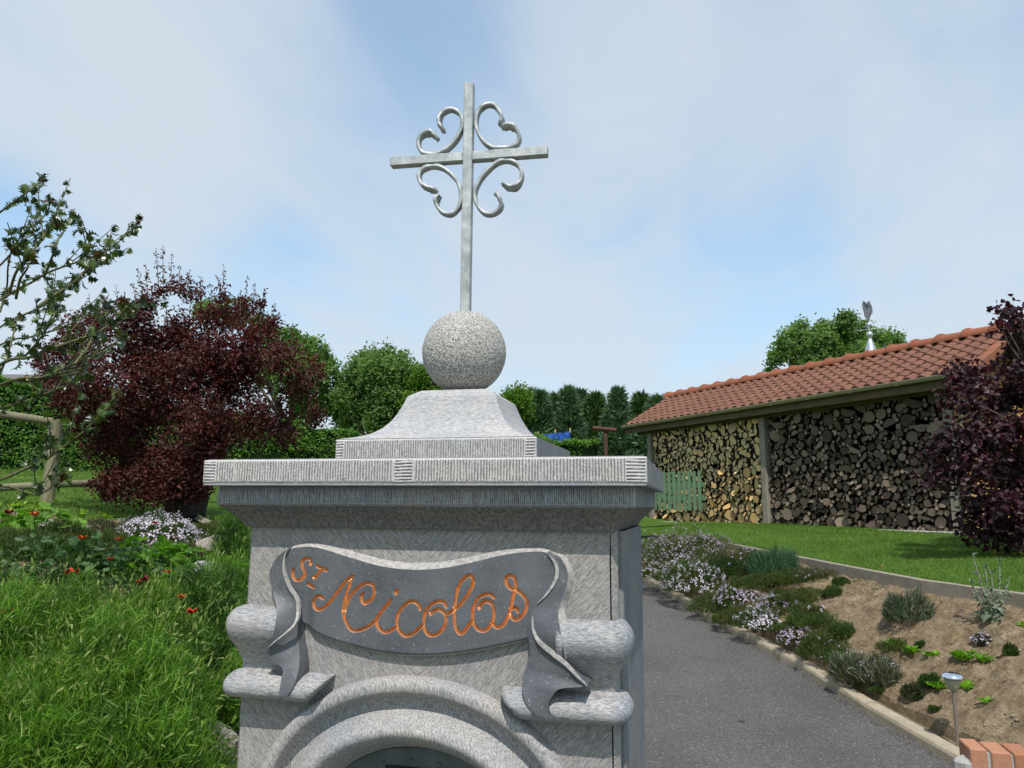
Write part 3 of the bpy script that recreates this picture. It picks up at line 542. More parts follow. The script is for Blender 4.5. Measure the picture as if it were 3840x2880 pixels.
# materials
def msoil():
    m=Mt('dry_garden_soil',rough=.95,spec=.1); v=m.co(); a=m.noise(v,7,8,.7); b=m.noise(v,60,5,.7); c=m.noise(v,2.2,4,.6); s=m.voro(v,38)
    col=m.ramp(a,[(.3,(.105,.075,.045)),(.5,(.215,.16,.10)),(.68,(.34,.265,.175))]); col=m.mix(m.ramp(b,[(.35,.55),(.6,0)]),col,(.11,.075,.045))
    col=m.mix(m.ramp(c,[(.56,0),(.68,.6)]),col,(.13,.125,.035)); col=m.mix(m.ramp(s.outputs['Distance'],[(.10,.75),(.17,0)]),col,(.42,.36,.27))
    m.col(col).bump(a,.03).bump(b,.010,1); return m.m
def mlawn():
    m=Mt('lawn_turf',rough=.9,spec=.1); v=m.co(); a=m.noise(v,1.1,5,.6); b=m.noise(v,140,4,.7); c=m.noise(v,14,4,.6)
    col=m.ramp(a,[(.35,(.065,.13,.020)),(.65,(.10,.175,.028))]); col=m.mix(m.ramp(b,[(.35,.6),(.6,0)]),col,(.045,.11,.014)); col=m.mix(m.ramp(c,[(.5,0),(.75,.4)]),col,(.12,.19,.045))
    m.col(col).bump(b,.02).bump(c,.02,.6); return m.m
def masphalt():
    m=Mt('worn_asphalt',rough=.93,spec=.2); v=m.co(); a=m.noise(v,1.3,5,.6); b=m.noise(v,55,5,.8); s=m.voro(v,34); s2=m.voro(v,9); big=m.noise(v,.7,3)
    col=m.ramp(a,[(.3,(.088,.083,.079)),(.7,(.125,.119,.114))]); col=m.mix(m.ramp(b,[(.40,.8),(.56,0)]),col,(.045,.042,.040)); col=m.mix(m.ramp(b,[(.58,0),(.72,.6)]),col,(.20,.195,.19))
    col=m.mix(m.math('MULTIPLY',m.ramp(s.outputs['Distance'],[(.13,1),(.22,0)]),m.ramp(s.outputs['Color'],[(.45,0),(.65,.5)])),col,(.42,.41,.39)); col=m.mix(m.ramp(s2.outputs['Distance'],[(.035,.35),(.06,0)]),col,(.5,.49,.47))
    m.col(col).bump(b,.004).bump(a,.01,.5); return m.m
def mconc(name,lo,hi):
    m=Mt(name,rough=.92,spec=.15); v=m.co(); a=m.noise(v,9,6,.65); b=m.noise(v,150,4,.7)
    col=m.ramp(a,[(.3,lo),(.7,hi)]); col=m.mix(m.ramp(b,[(.35,.5),(.55,0)]),col,tuple(x*.5 for x in lo)); col=m.mix(m.ramp(m.ornd(),[(0,0),(1,.35)]),col,tuple(x*.7 for x in hi)); m.col(col).bump(b,.003).bump(a,.006,.6); return m.m
M_soil=msoil(); M_lawn=mlawn(); M_asph=masphalt(); M_kerb=mconc('sandy_concrete_kerb',(.30,.25,.18),(.44,.375,.28)); M_conc=mconc('grey_brown_concrete',(.24,.205,.16),(.36,.315,.25))
M_pave=mconc('paving_concrete',(.22,.21,.195),(.32,.31,.29))
# base ground, reaching the horizon
t=np.sinh(np.linspace(-1,1,190)*5.2)/np.sinh(5.2); X,Dd=np.meshgrid(t*500,8+t*500)
g=G(); zz=H(X,Dd); far=np.clip((np.hypot(X,Dd-8)-40)/60,0,1); zz=zz*(1-far)+1.7*far-.05; kx=KX(np.clip(Dd,4,18)); ex_=EX(np.clip(Dd,4.3,11.6)); dip=np.clip((X-(kx-3.1))/.4,0,1)*np.clip((np.where(Dd>12.6,kx+.1,ex_+.3)-X)/.4,0,1)*np.clip((19-Dd)/2,0,1)*np.clip((Dd+6)/2,0,1); zz=zz-.5*dip
grid(g,np.stack([CAM[0]+X*cos(YAW)-Dd*sin(YAW),CAM[1]+X*sin(YAW)+Dd*cos(YAW),zz],-1),0,flip=True); g.obj('ground',M_lawn,kind='structure')
g=G(); sheet(g,np.linspace(-7,9,12)[None],np.linspace(-12,.75,8)[:,None],z=np.full((8,12),.012)); g.obj('added_pavement',M_pave,kind='structure')  # unseen grey sheet, added to cut the green bounce onto the stone
d=np.linspace(.8,17.5,130)[:,None]; s_=np.linspace(0,1,26)[None]; kxx=KX(np.maximum(d,4)); X=(kxx-4.6)*(1-s_)+(kxx-2.44)*s_; bl=np.clip((X-(kxx-3.1))/.6,0,1); zv=(H(X,d+0*X)+.004)*(1-bl)+(KZ(np.maximum(d,4))-.055)*bl
g=G(); sheet(g,X,d+0*X,z=zv); g.obj('grass_verge',M_lawn,kind='structure')
def densd(a,b,n): return np.linspace(a,b,n)
# driveway
d=densd(-4,17,240)[:,None]; s_=np.linspace(0,1,30)[None]; X=(KX(np.maximum(d,4))-2.5)*(1-s_)+(KX(np.maximum(d,4))-.02)*s_
z=KZ(np.maximum(d,4))-.07+np.where(d<4,0,0)+0*X
g=G(); sheet(g,X,d+0*X,z=z); g.obj('driveway',M_asph,kind='structure')
# planting bed soil on the right, with real clods
d=densd(3.9,13.2,420)[:,None]; s_=np.linspace(0,1,110)[None]; x0=KX(d)+.02; x1=np.minimum(EX(d)-.02,x0+2.2); X=x0*(1-s_)+x1*s_; dd=d+0*X
z=H(X,dd)+fbm(X*9,dd*9,4,3)*.06+np.maximum(fbm(X*30,dd*30,3,11),0)*.06; z=np.where(s_<.06,KZ(d)-.012+0*X,z)
g=G(); sheet(g,X,dd,z=z); g.obj('bed_soil',M_soil,kind='structure',smooth=False)
def BZ(X,d): return float(H(X,d))
# lawn on the right, above the concrete edging
d=densd(3.2,19,120)[:,None]; s_=np.linspace(0,1,60)[None]; x0=EX(d); x0=np.where(d>11.6,3.25-(d-11.6)*.30,x0); x0=np.where(d<4.3,5.3+(4.3-d)*1.2,x0); X=x0*(1-s_)+(11+0*d)*s_; dd=d+0*X
zl=H(X,dd)+.012; zl=np.where(X-x0<.25,np.maximum(zl,np.interp(dd,[k[1] for k in EDGE],[k[2] for k in EDGE])-.012),zl)
zl=zl+fbm(X*1.2,dd*1.2,3,4)*.03
g=G(); sheet(g,X,dd,z=zl); g.obj('lawn',M_lawn,kind='structure')
# left lawn beyond the rail fence
X,Dd=np.meshgrid(np.linspace(-14,1.2,70),np.linspace(6.2,20,60)); g=G(); sheet(g,X,Dd,z=H(X,Dd)+.012+fbm(X,Dd,3,9)*.04); g.obj('lawn',M_lawn,kind='structure')
# rock garden soil on the left
X,Dd=np.meshgrid(np.linspace(-4.6,.1,190),np.linspace(1.0,6.6,220)); z=H(X,Dd)+.02+fbm(X*6,Dd*6,4,21)*.06+np.maximum(fbm(X*34,Dd*34,3,12),0)*.03
msk=(X>-.42)&(Dd<3.2); z=z-.14*np.clip((X+.3)/.4,0,1)-.1*np.clip((Dd-6.3)/.3,0,1); z=np.where(msk,np.minimum(z,.0+.6*np.clip(-.25-X,0,1)),z)
g=G(); sheet(g,X,Dd,z=z); g.obj('bed_soil',M_soil,kind='structure')
# kerb of concrete stones
kt=empty('kerb',onG(2.7,7.2)); kt['kind']='structure'
def along(R,step):
    p=np.array(R); q=spline(p,400); L=np.r_[0,np.cumsum(np.hypot(*np.diff(q[:,:2],axis=0).T))]; n=int(L[-1]/step); t=np.linspace(0,L[-1],n+1)
    return np.stack([np.interp(t,L,q[:,k]) for k in range(3)],1)
K=along([k for k in KERB],1.0); K0=K
def strip_stone(name,a,b,sec,mat,parent,gap=.006,loc=None):
    a=np.array(a);b=np.array(b); A3=pl(*a); B3=pl(*b); t=unit(B3-A3); n=unit(np.cross([0,0,1.],t)); A3=A3+t*gap; B3=B3-t*gap
    g=G(); P=[]
    m_=9
    for i in range(m_):
        c=A3+(B3-A3)*i/(m_-1); row=[c+n*(x+(random.random()-.5)*.0025)+np.array([0,0,z+(random.random()-.5)*.0025]) for x,z in sec]; P.append(row)
    grid(g,P,0,flip=True); g.add(P[0],[list(range(len(sec)))]); g.add(P[-1],[list(range(len(sec)))[::-1]])
    o=g.obj(name,mat,parent=parent); o.location=-np.array(parent.location); return o
ksec=[(-.055,-.16),(-.055,-.012),(-.045,.0),(.030,.0),(.048,-.010),(.056,-.03),(.058,-.07),(.058,-.16)]   # n points to the driveway side
for a,b in zip(K[:-1],K[1:]): strip_stone('kerbstone',a,b,ksec,M_kerb,kt)
et=empty('concrete_edging',onG(4,7)); tag(et,'low brown concrete edging board holding the lawn above the planting bed','edging')
Eg=along(EDGE,1.05)
esec=[(-.035,-.3),(-.035,.006),(-.028,.012),(.028,.012),(.035,.006),(.035,-.3)]
for a,b in zip(Eg[:-1],Eg[1:]): strip_stone('concrete_panel',a,b,esec,M_conc,et,gap=.004)
# mortared kerb end and bricks at the corner of the drive
M_mort=mconc('mortar',(.30,.29,.27),(.45,.44,.41))
def mbrick():
    m=Mt('red_brick',rough=.9,spec=.15); v=m.co(); a=m.noise(v,30,5,.6); b=m.noise(v,240,3,.7); r=m.ornd()
    col=m.mix(r,(.36,.155,.085),(.47,.22,.14)); col=m.mix(m.ramp(a,[(.35,.6),(.65,0)]),col,(.30,.17,.10)); col=m.mix(m.ramp(b,[(.35,.4),(.5,0)]),col,(.16,.08,.05)); m.col(col).bump(b,.002).bump(a,.003); return m.m
M_brick=mbrick()
bt=empty('brick_edging',at(3700,2790,4.62)); tag(bt,'short row of red bricks set on end where the kerb stops','brick edging')
b0=at(3655,2808,4.60); b1=at(3885,2868,4.52); dirb=unit(b1-b0); ang=atan2(dirb[1],dirb[0]); n_=9; wv=.118
zt_=b0[2]
for i in range(n_):
    c=b0+dirb*np.array([1,1,.25])*(wv*(i+.15)); z_=zt_-.004*i
    g=G(); box(g,(0,.10,-.14+(.012*(random.random()-.5))),(.104 if i else .09,.21,.28),bev=.006); o=g.obj('brick',M_brick,parent=bt); o.location=Vector((c[0],c[1],z_))-bt.location; o.rotation_euler=(0,random.uniform(-.01,.01),ang+random.uniform(-.02,.02))
g=G(); c=b0+dirb*wv*n_*.5; box(g,(0,.105,-.150),(wv*n_,.198,.28)); o=g.obj('mortar',M_mort,parent=bt); o.location=Vector((c[0],c[1],zt_-.012))-bt.location; o.rotation_euler=(0,0,ang)
g=G(); box(g,(0,0,0),(.13,.10,.16),bev=.02); o=g.obj('mortar_patch',M_mort,parent=bt); q=at(3615,2812,4.66); o.location=Vector((q[0],q[1],q[2]-.12))-bt.location; o.rotation_euler=(0,0,ang+.9)
# ---------------------------------------------------------------- open log shed
BZ0=1.24
SA=np.array([6.76,11.40]); SB=np.array([5.07,14.90]); sdv=(SB-SA); SBAY=np.hypot(*sdv); sdu=sdv/SBAY      # plan direction away from the viewer
snn=np.array([-sdu[1],sdu[0]])                                                                          # towards the lawn (viewer's left)
if snn[0]>0: snn=-snn
def sh(s,o,z): # s along the front from the right post, o outward from the front wall, z height
    p=SA+sdu*s+snn*o; return pl(p[0],p[1],z)
def mwood(name,lo,hi,sc=(30,30,3),rough=.85):
    m=Mt(name,rough=rough,spec=.15); v=m.co(sc); a=m.noise(v,2.2,5,.65,.3); b=m.noise(m.co(),3,3); m.col(m.mix(m.ramp(b,[(.4,0),(.7,.5)]),m.ramp(a,[(.3,lo),(.7,hi)]),tuple(x*.7 for x in lo))); m.bump(a,.004); return m.m
M_post=mwood('weathered_grey_timber',(.19,.165,.13),(.32,.285,.235)); M_beam=mwood('brown_stained_fascia',(.10,.072,.042),(.155,.115,.07),(3,3,30)); M_orange=mwood('orange_larch_boards',(.36,.19,.07),(.52,.30,.12),(4,4,30))
M_gut=Mt('zinc_gutter_tan',(.30,.26,.17),.5,.2).m
shed=empty('log_shed',sh(0,0,BZ0)); tag(shed,'open timber log shed with red clay tile roof along the right side of the lawn','shed')
SL=np.array(shed.location)
xax=unit(sh(1,0,0)-sh(0,0,0)); yax=unit(sh(0,1,0)-sh(0,0,0)); ROTS=np.array([xax,yax,[0,0,1.]]).T   # local (s,o,z) -> world
def sbox(name,c,sz,mat,bev=.006,par=shed,roty=None):
    g=G(); R_=ROTS if roty is None else ROTS@roty; box(g,(0,0,0),sz,rot=R_,bev=bev); o=g.obj(name,mat,parent=par); o.location=Vector(sh(*c))-Vector(SL) if par is shed else Vector(sh(*c)); return o
S0,S1=-.62,8.35; EAVO,EAVZ=.30,3.60; RIDO,RIDZ=-1.10,4.42
for s_ in(0,SBAY,2*SBAY-.12): sbox('post',(s_,0,(BZ0+3.45)/2),(.14,.14,3.45-BZ0),M_post)
for s_ in(0,SBAY,2*SBAY): sbox('post',(s_,-2.0,(BZ0+3.45)/2),(.14,.14,3.45-BZ0),M_post)
for k in range(8): sbox('cladding_board',(4,-2.12,BZ0+.18+k*.28),(8.4,.03,.27),M_beam,bev=.003)
for s_,nm in((2*SBAY+.10,'c'),):
    for k in range(8): sbox('cladding_board',(s_,-1.0,BZ0+.18+k*.28),(.03,1.9,.27),M_beam,bev=.003)
for k in range(10): # right gable end: orange boards
    hw_=2.3 if k<7 else 2.3*(1-(k-6.5)/5); sbox('gable_board',(-.10,-1.02,BZ0+.18+k*.285),(.03,max(hw_-.2,.3),.275),M_orange,bev=.003)
sbox('wall_plate',(3.87,.0,3.47),(8.5,.16,.20),M_beam); sbox('fascia',(3.87,EAVO-.03,EAVZ-.10),(S1-S0,.03,.20),M_beam)
g=G(); a=sh(S0,EAVO-.04,3.44); b=sh(S1,EAVO-.04,3.44); c=sh(S1,.08,3.44); d=sh(S0,.08,3.44); up=np.array([0,0,.02]); grid(g,[[a,d],[b,c]],0); grid(g,[[a+up,d+up],[b+up,c+up]],0,flip=True); o=g.obj('soffit',M_beam,parent=shed); o.location=-SL
g=G(); th=np.linspace(-pi*.02,-pi*.98,9); P=[[sh(s_,EAVO+.055+.05*cos(a)*r,EAVZ-.012+.055*sin(a)*r) for a in th for r in(1,)] for s_ in np.linspace(S0,S1,12)]; grid(g,P,0); 
lip=[[sh(s_,EAVO+.105+.008*cos(a),EAVZ-.008+.008*sin(a)) for a in np.linspace(0,2*pi,6,endpoint=False)] for s_ in(S0,S1)]; grid(g,lip,0,closeu=True)
o=g.obj('gutter',M_gut,parent=shed); o.location=-SL
for s_ in np.arange(S0+.3,S1,.9): sbox('gutter_bracket',(s_,EAVO+.055,EAVZ-.066),(.03,.11,.008),M_gut,bev=0)
g=G(); tube(g,[sh(-.28,EAVO+.05,EAVZ-.06),sh(-.28,EAVO-.02,EAVZ-.2),sh(-.24,.12,EAVZ-.38),sh(-.24,.12,BZ0+.05)],.035,8); o=g.obj('downpipe',M_gut,parent=shed,smooth=True); o.location=-SL
sbox('foundation',(3.9,-.95,BZ0-.06),(9.0,2.5,.15),mconc('pale_concrete',(.34,.33,.31),(.46,.45,.43)),bev=.01)
# tiles: one mesh per kind shared by all copies
def mtile():
    m=Mt('clay_roof_tile',rough=.72,spec=.3); v=m.co(); a=m.noise(v,6,5,.65); b=m.noise(v,90,4,.7); r=m.ornd()
    col=m.mix(r,(.15,.060,.038),(.205,.083,.052)); col=m.mix(m.ramp(a,[(.42,.55),(.62,0)]),col,(.11,.058,.036)); col=m.mix(m.ramp(b,[(.36,.35),(.5,0)]),col,(.12,.07,.045)); m.col(col).bump(b,.002); return m.m
M_tile=mtile(); M_ridget=Mt('clay_ridge_tile',rough=.6); 
_m=M_ridget; _v=_m.co(); _m.col(_m.mix(_m.ramp(_m.noise(_v,8,4),[(.4,.5),(.65,0)]),_m.mix(_m.ornd(),(.22,.072,.034),(.28,.095,.048)),(.18,.07,.036))).bump(_m.noise(_v,60,3),.002)
sv=np.array([0,RIDO-EAVO,RIDZ-EAVZ]); SLN=np.linalg.norm(sv); su=sv/SLN; nrm=np.array([0,-su[2]*-1*0+0,0]); sn=np.cross([1,0,0],su); sn=sn if sn[2]>0 else -sn
NR,NC=8,37; tw=(S1-S0)/NC; tl_=SLN/NR
xs=np.linspace(0,1,15); prof_=np.where(xs<.62,.040*np.sin(pi*xs/.62)**.9,-.008*np.sin(pi*(xs-.62)/.38)); prof_=np.nan_to_num(prof_)
def tilemesh():
    g=G(); P=[]
    for k,(t_,lift) in enumerate(((0,-.020),(0,.022),(.5,.012),(1.0,.002))):
        tt=t_-(.0 if k else 0); P.append([np.array([x*tw*1.04,0,0])+su*((t_-.035-.03*sin(pi*min(x/.62,1)) if t_==0 else t_)*tl_)+sn*(p_+lift) for x,p_ in zip(xs,prof_)])
    grid(g,P,0); return g.mesh('roof_tile',M_tile.m if hasattr(M_tile,'m') else M_tile,smooth=False)
tm=tilemesh()
from mathutils import Matrix as Mx
RM=Mx([list(ROTS[0]),list(ROTS[1]),list(ROTS[2])])
roof=empty('roof'); roof.parent=shed
for r_ in range(NR):
    for c_ in range(NC):
        o=bpy.data.objects.new('roof_tile',tm); COL.objects.link(o); o.parent=roof
        loc=np.array([S0+c_*tw,EAVO+.03,EAVZ])+su*r_*tl_+np.array([random.uniform(-.004,.004),0,0])+sn*random.uniform(-.003,.004)
        o.location=Vector(sh(*loc))-Vector(SL); o.rotation_euler=(RM.to_4x4()@Mx.Rotation(random.uniform(-.012,.012),4,'Y')).to_euler()
# roof deck below the tiles and the back slope
g=G(); q=lambda s_,o_,z_: sh(s_,o_,z_)
for (o0,z0,o1,z1) in((EAVO,EAVZ-.03,RIDO,RIDZ-.03),(RIDO,RIDZ-.03,RIDO-1.45,EAVZ)):
    a,b,c,d=q(S0+.02,o0,z0),q(S1-.02,o0,z0),q(S1-.02,o1,z1),q(S0+.02,o1,z1); grid(g,[[a,d],[b,c]],0); e=np.array([0,0,-.03]); grid(g,[[a+e,d+e],[b+e,c+e]],0,flip=True)
o=g.obj('roof_deck',M_tile if not hasattr(M_tile,'m') else M_tile.m,parent=shed); o.location=-SL
# verge boards and verge tiles on the right gable
for s_ in(S0-.01,S1+.01):
    g=G()
    a=[sh(s_,EAVO,EAVZ-.16),sh(s_,RIDO,RIDZ-.16),sh(s_,RIDO-1.4,EAVZ-.16)]; b=[p+np.array([0,0,.15]) for p in a]; off=xax*(.02 if s_>0 else -.02)
    grid(g,[a,b],0); grid(g,[[p+off for p in a],[p+off for p in b]],0,flip=True); grid(g,[[p for p in a],[p+off for p in a]],0,flip=True)
    o=g.obj('verge_board',M_beam,parent=shed); o.location=-SL
vm_=G(); box(vm_,(0,tl_*.5,0),(.15,tl_*1.08,.03),bev=.006); box(vm_,(.07,tl_*.5,-.05),(.02,tl_*1.06,.12),bev=.004); vme=vm_.mesh('verge_tile',_m.m)
Ry=np.array([[1,0,0],[0,su[1],0],[0,su[2],1]]); ax3=Mx([list(c) for c in np.array([-xax,ROTS@su,ROTS@sn]).T])
for r_ in range(NR):
    o=bpy.data.objects.new('verge_tile',vme); COL.objects.link(o); o.parent=roof; o.location=Vector(sh(*(np.array([S0+.02,EAVO+.02,EAVZ])+su*r_*tl_+sn*(.045+.004*(r_%2)))))-Vector(SL); o.rotation_euler=ax3.to_euler()
# ridge caps
NRC=19; rl=(S1-S0)/NRC; g=G(); P=[]
for x,r_ in((0,.180),(.03,.188),(.07,.188),(.078,.158),(rl*1.04,.135)):
    P.append([(x,r_*sin(a),r_*.86*cos(a)) for a in np.linspace(-pi*.52,pi*.52,13)])
grid(g,P,0,flip=True); P2=[[(x,y*.9,z*.9) for x,y,z in row] for row in (P[0],P[-1])]; grid(g,[P[0],P2[0]],0); rme=g.mesh('ridge_tile',_m.m,smooth=False)
for i in range(NRC):
    o=bpy.data.objects.new('ridge_tile',rme); COL.objects.link(o); o.parent=roof; o.location=Vector(sh(S1-(i)*rl,RIDO,RIDZ+.0))-Vector(SL); o.rotation_euler=(RM.to_4x4()@Mx.Rotation(pi,4,'Z')).to_euler()
# ---------------------------------------------------------------- stacked logs: pale stack in the far bay, weathered stack in the near bay
def logmats(nm,ends,bark):
    e=Mt('log_end_'+nm,rough=.85,spec=.15); v=e.co(); r=e.n('ShaderNodeTexWave',wave_type='RINGS'); r.rings_direction='Y'; r.inputs['Scale'].default_value=16; r.inputs['Distortion'].default_value=2.5; r.inputs['Detail'].default_value=3; e.l(v,r.inputs[0])
    c=e.ramp(e.ornd(),ends); c=e.mix(e.math('MULTIPLY',r.outputs['Fac'],.28),c,tuple(x*.55 for x in ends[len(ends)//2][1])); c=e.mix(e.ramp(e.noise(v,40,4,.7),[(.4,.4),(.6,0)]),c,tuple(x*.5 for x in ends[0][1])); e.col(c).bump(e.noise(v,70,3),.003)
    b=Mt('log_bark_'+nm,bark,.95,0,.1); b.bump(b.noise(b.co((40,6,40)),1,4),.006); return [e.m,b.m]
ML1=logmats('pale',[(0,(.28,.24,.15)),(.3,(.64,.48,.26)),(.6,(.82,.61,.32)),(.8,(.84,.55,.26)),(1,(.84,.50,.22))],(.05,.04,.028))
ML2=logmats('weathered',[(0,(.055,.042,.034)),(.4,(.14,.105,.080)),(.75,(.23,.172,.13)),(1,(.36,.275,.20))],(.030,.024,.018))
def logmeshes(nm,mats,k=12):
    L=[]
    for j in range(k):
        kind=j%4; n=12 if kind!=3 else 9; th=np.linspace(0,2*pi,n,endpoint=False); r=1+.10*rng.normal(size=n)*.6
        if kind==2: x=r*np.cos(th); z=r*np.sin(th); z=np.where(z<-.15,-.15-.1*rng.random(n),z); x*=1.1
        elif kind==3: x=r*np.cos(th)*rng.uniform(.9,1.25); z=r*np.sin(th)*rng.uniform(.75,.95); x=np.where(np.abs(x)>.75,np.sign(x)*.85,x)
        else: x=r*np.cos(th); z=r*np.sin(th)
        g=G(); f=np.stack([x*.97,np.full(n,.0)+.04*x*rng.normal(),z*.97],1); f2=np.stack([x,f[:,1]-.03,z],1); b=np.stack([x,np.full(n,-.40),z],1)
        g.add(f,[list(range(n))[::-1]],mat=0); grid(g,[f,f2,b],1,closeu=True,flip=True); me=g.mesh('log_'+nm,mats); L.append(me)
    return L
def pack(W_,Hh,nmax,radii,seed):
    rg=np.random.default_rng(seed); st=.0125; nx_,nz_=int(W_/st),int(Hh/st); X,Z=np.meshgrid((np.arange(nx_)+.5)*st,(np.arange(nz_)+.5)*st); df=np.minimum(np.minimum(X,W_-X),np.minimum(Z,9)) ; df=np.minimum(X,W_-X); df=np.minimum(df,Z+.02); df=np.minimum(df,Hh+.05-Z); R=[]
    for r in radii:
        ok=np.flatnonzero((df>r*.93)&(df<r*1.9)); 
        if len(ok)==0: ok=np.flatnonzero(df>r*.93)
        if len(ok)==0: continue
        i=ok[rg.integers(len(ok))]; x,z=X.flat[i],Z.flat[i]; R.append((x,z,r)); df=np.minimum(df,np.hypot(X-x,Z-z)-r)
        if len(R)>=nmax: break
    return R
def stack(name,s0,s1,top,meshes,mats,seed,label,radf,low=None):
    t=empty(name,sh((s0+s1)/2,0,BZ0+.015)); tag(t,label,'log stack')
    T=np.array(t.location); Wd=s1-s0; rg=np.random.default_rng(seed)
    radii=np.sort(np.r_[rg.uniform(.085,.125,radf[0]),rg.uniform(.055,.085,radf[1]),rg.uniform(.034,.055,radf[2]),rg.uniform(.022,.034,radf[3]),rg.uniform(.014,.022,radf[4])])[::-1]
    L=pack(Wd,top,1700,radii,seed); L.sort(key=lambda q:-q[2]); rest=G(); rv=[]
    for k,(x,z,r) in enumerate(L):
        me=(low if low and z<1.05+.25*sin(x*2.3) and rg.random()<.8 else meshes)[rg.integers(len(meshes))]; pr_=rg.uniform(-.04,.05)+(-.03 if r<.03 else 0); a=rg.uniform(0,2*pi); p=sh(s0+x,pr_,BZ0+.02+z)
        if k<300:
            o=bpy.data.objects.new('log',me); COL.objects.link(o); o.parent=t; o.location=Vector(p)-Vector(T); o.scale=(r*.95,1,r*.95)
            Mr=Mx.Rotation(a,4,'Y'); o.rotation_euler=(RM.to_4x4()@Mx.Rotation(rg.normal()*.05,4,'X')@Mx.Rotation(rg.normal()*.06,4,'Z')@Mr).to_euler()
        else:
            n=7; th=np.arange(n)*2*pi/n+a; rr=r*.94*(1+.08*rg.normal(size=n)); f=np.stack([rr*np.cos(th),np.zeros(n),rr*np.sin(th)],1)@ROTS.T+p-T; b=f-yax*.35
            rest.add(f,[list(range(n))[::-1]],mat=0); grid(rest,[f,b],1,closeu=True,flip=True)
    o=rest.obj('small_logs',mats,parent=t,kind='stuff'); print('logs',len(L)); return t
def remat(ms,ends,nm):
    e=Mt('small_log_end_'+nm,rough=.85,spec=.1); e.col(e.ramp(e.rnd(),ends)); return [e.m,ms[1]]
E1=[(0,(.26,.22,.13)),(.3,(.50,.42,.23)),(.6,(.62,.51,.28)),(1,(.70,.48,.22))]; E2=[(0,(.055,.042,.034)),(.4,(.14,.105,.080)),(.75,(.23,.172,.13)),(1,(.36,.275,.20))]
stack('log_stack',SBAY+.10,2*SBAY-.22,2.15,logmeshes('pale',ML1),remat(ML1,E1,'pale'),5,'pale yellow and orange cut log ends stacked behind the green picket gate',(44,150,260,320,600),low=logmeshes('fresh',logmats('fresh',[(0,(.34,.24,.12)),(.4,(.58,.40,.20)),(.7,(.70,.45,.20)),(1,(.78,.46,.18))],(.07,.05,.03))))
stack('log_stack',.10,SBAY-.10,2.15,logmeshes('weathered',ML2),remat(ML2,E2,'weathered'),9,'grey brown weathered logs stacked in the shed bay beside the purple leaved tree',(40,150,300,400,700))
# ---------------------------------------------------------------- picket gate, weathervane, clothes line
M_green=mwood('green_painted_pickets',(.085,.15,.085),(.14,.22,.13),(20,20,4))
gate=empty('picket_gate',sh(6.2,.55,BZ0)); tag(gate,'green painted picket gate standing in front of the pale log stack','gate'); GL=np.array(gate.location)
gp0=at(2452,1912,15.9); gp1=at(2630,1914,15.2); gz0=gp1[2]
gdir=unit((gp1-gp0)*np.array([1,1,0])); gn=np.array([-gdir[1],gdir[0],0]); GR=np.array([gdir,gn,[0,0,1.]]).T
ln=np.linalg.norm((gp1-gp0)[:2]); topz=at(2615,1765,15.2)[2]
for i in range(12):
    t_=i/9.3; p=gp1-gdir*ln*(t_*.98+.02); hh=topz-gz0-(.0 if i<8 else .10*(i-7)); g=G(); w=.072*.5; th=.011
    pr2=[(-w,0),(w,0),(w,hh-.04),(w*.7,hh-.012),(0,hh),(-w*.7,hh-.012),(-w,hh-.04)]
    f=np.array([(x,-th,z) for x,z in pr2])@GR.T; b=np.array([(x,th,z) for x,z in pr2])@GR.T
    g.add(f,[list(range(7))]); g.add(b,[list(range(7))[::-1]]); grid(g,[f,b],0,closeu=True,flip=True); o=g.obj('picket',M_green,parent=gate); o.location=Vector((p[0],p[1],gz0))-gate.location
for z_ in(.24,topz-gz0-.28):
    g=G(); c=(gp0+gp1)/2-gdir*.05; box(g,(0,0,0),(ln*1.25,.03,.09),rot=GR,bev=.004); o=g.obj('rail',M_green,parent=gate); o.location=Vector((c[0]+gn[0]*.028,c[1]+gn[1]*.028,gz0+z_))-gate.location
g=G(); a=gp0+np.array([0,0,.30]); b=gp1+np.array([0,0,topz-gz0-.26]); a[2]=gz0+.30; b[2]=gz0+topz-gz0-.26; c=(a+b)/2; L=np.linalg.norm(b-a); e=unit(b-a); up_=np.cross(e,gn)*-1; box(g,(0,0,0),(L,.03,.08),rot=np.array([e,gn,up_]).T,bev=.004); o=g.obj('brace',M_green,parent=gate); o.location=Vector(c+gn*.03)-gate.location
# weathervane on the ridge
wv0=None
for s_ in np.linspace(0,6,200):
    p=sh(s_,RIDO,RIDZ); 
    v=p-CAM; x_=1920+FPX*(v@RT)/(v@FW)
    if wv0 is None or abs(x_-3268)<wv0[0]: wv0=(abs(x_-3268),s_)
vp=sh(wv0[1],RIDO,RIDZ); wd=toplan(vp)[1]; mpp=wd/FPX
va=empty('weathervane',vp); tag(va,'zinc weathervane with a rooster on a cone on the shed ridge','weathervane')
def up_z(px_): return at(3268,px_,wd)[2]-vp[2]
g=G(); lathe(g,[(.118,up_z(1335)),(.112,up_z(1320)),(.045,up_z(1280)),(.036,up_z(1274)),(.03,up_z(1268)),(.05,up_z(1262)),(.062,up_z(1254)),(.05,up_z(1247)),(.02,up_z(1243)),(.0001,up_z(1242))],n=28); g.obj('cone_base',M_zinc,parent=va,smooth=True)
g=G(); tube(g,[(0,0,up_z(1246)),(0,0,up_z(1204))],.008,8); g.obj('rod',M_zinc,parent=va)
g=G(); rb=.046; zz=up_z(1218); lathe(g,[(.0001,zz-rb),*[(rb*cos(a),zz+rb*sin(a)) for a in np.linspace(-1.3,1.3,9)],(.0001,zz+rb)],n=20); g.obj('ball',M_zinc,parent=va,smooth=True)
M_cop2=Mt('aged_letter_metal',(.30,.36,.36),.5,.6).m
cz=up_z(1235)
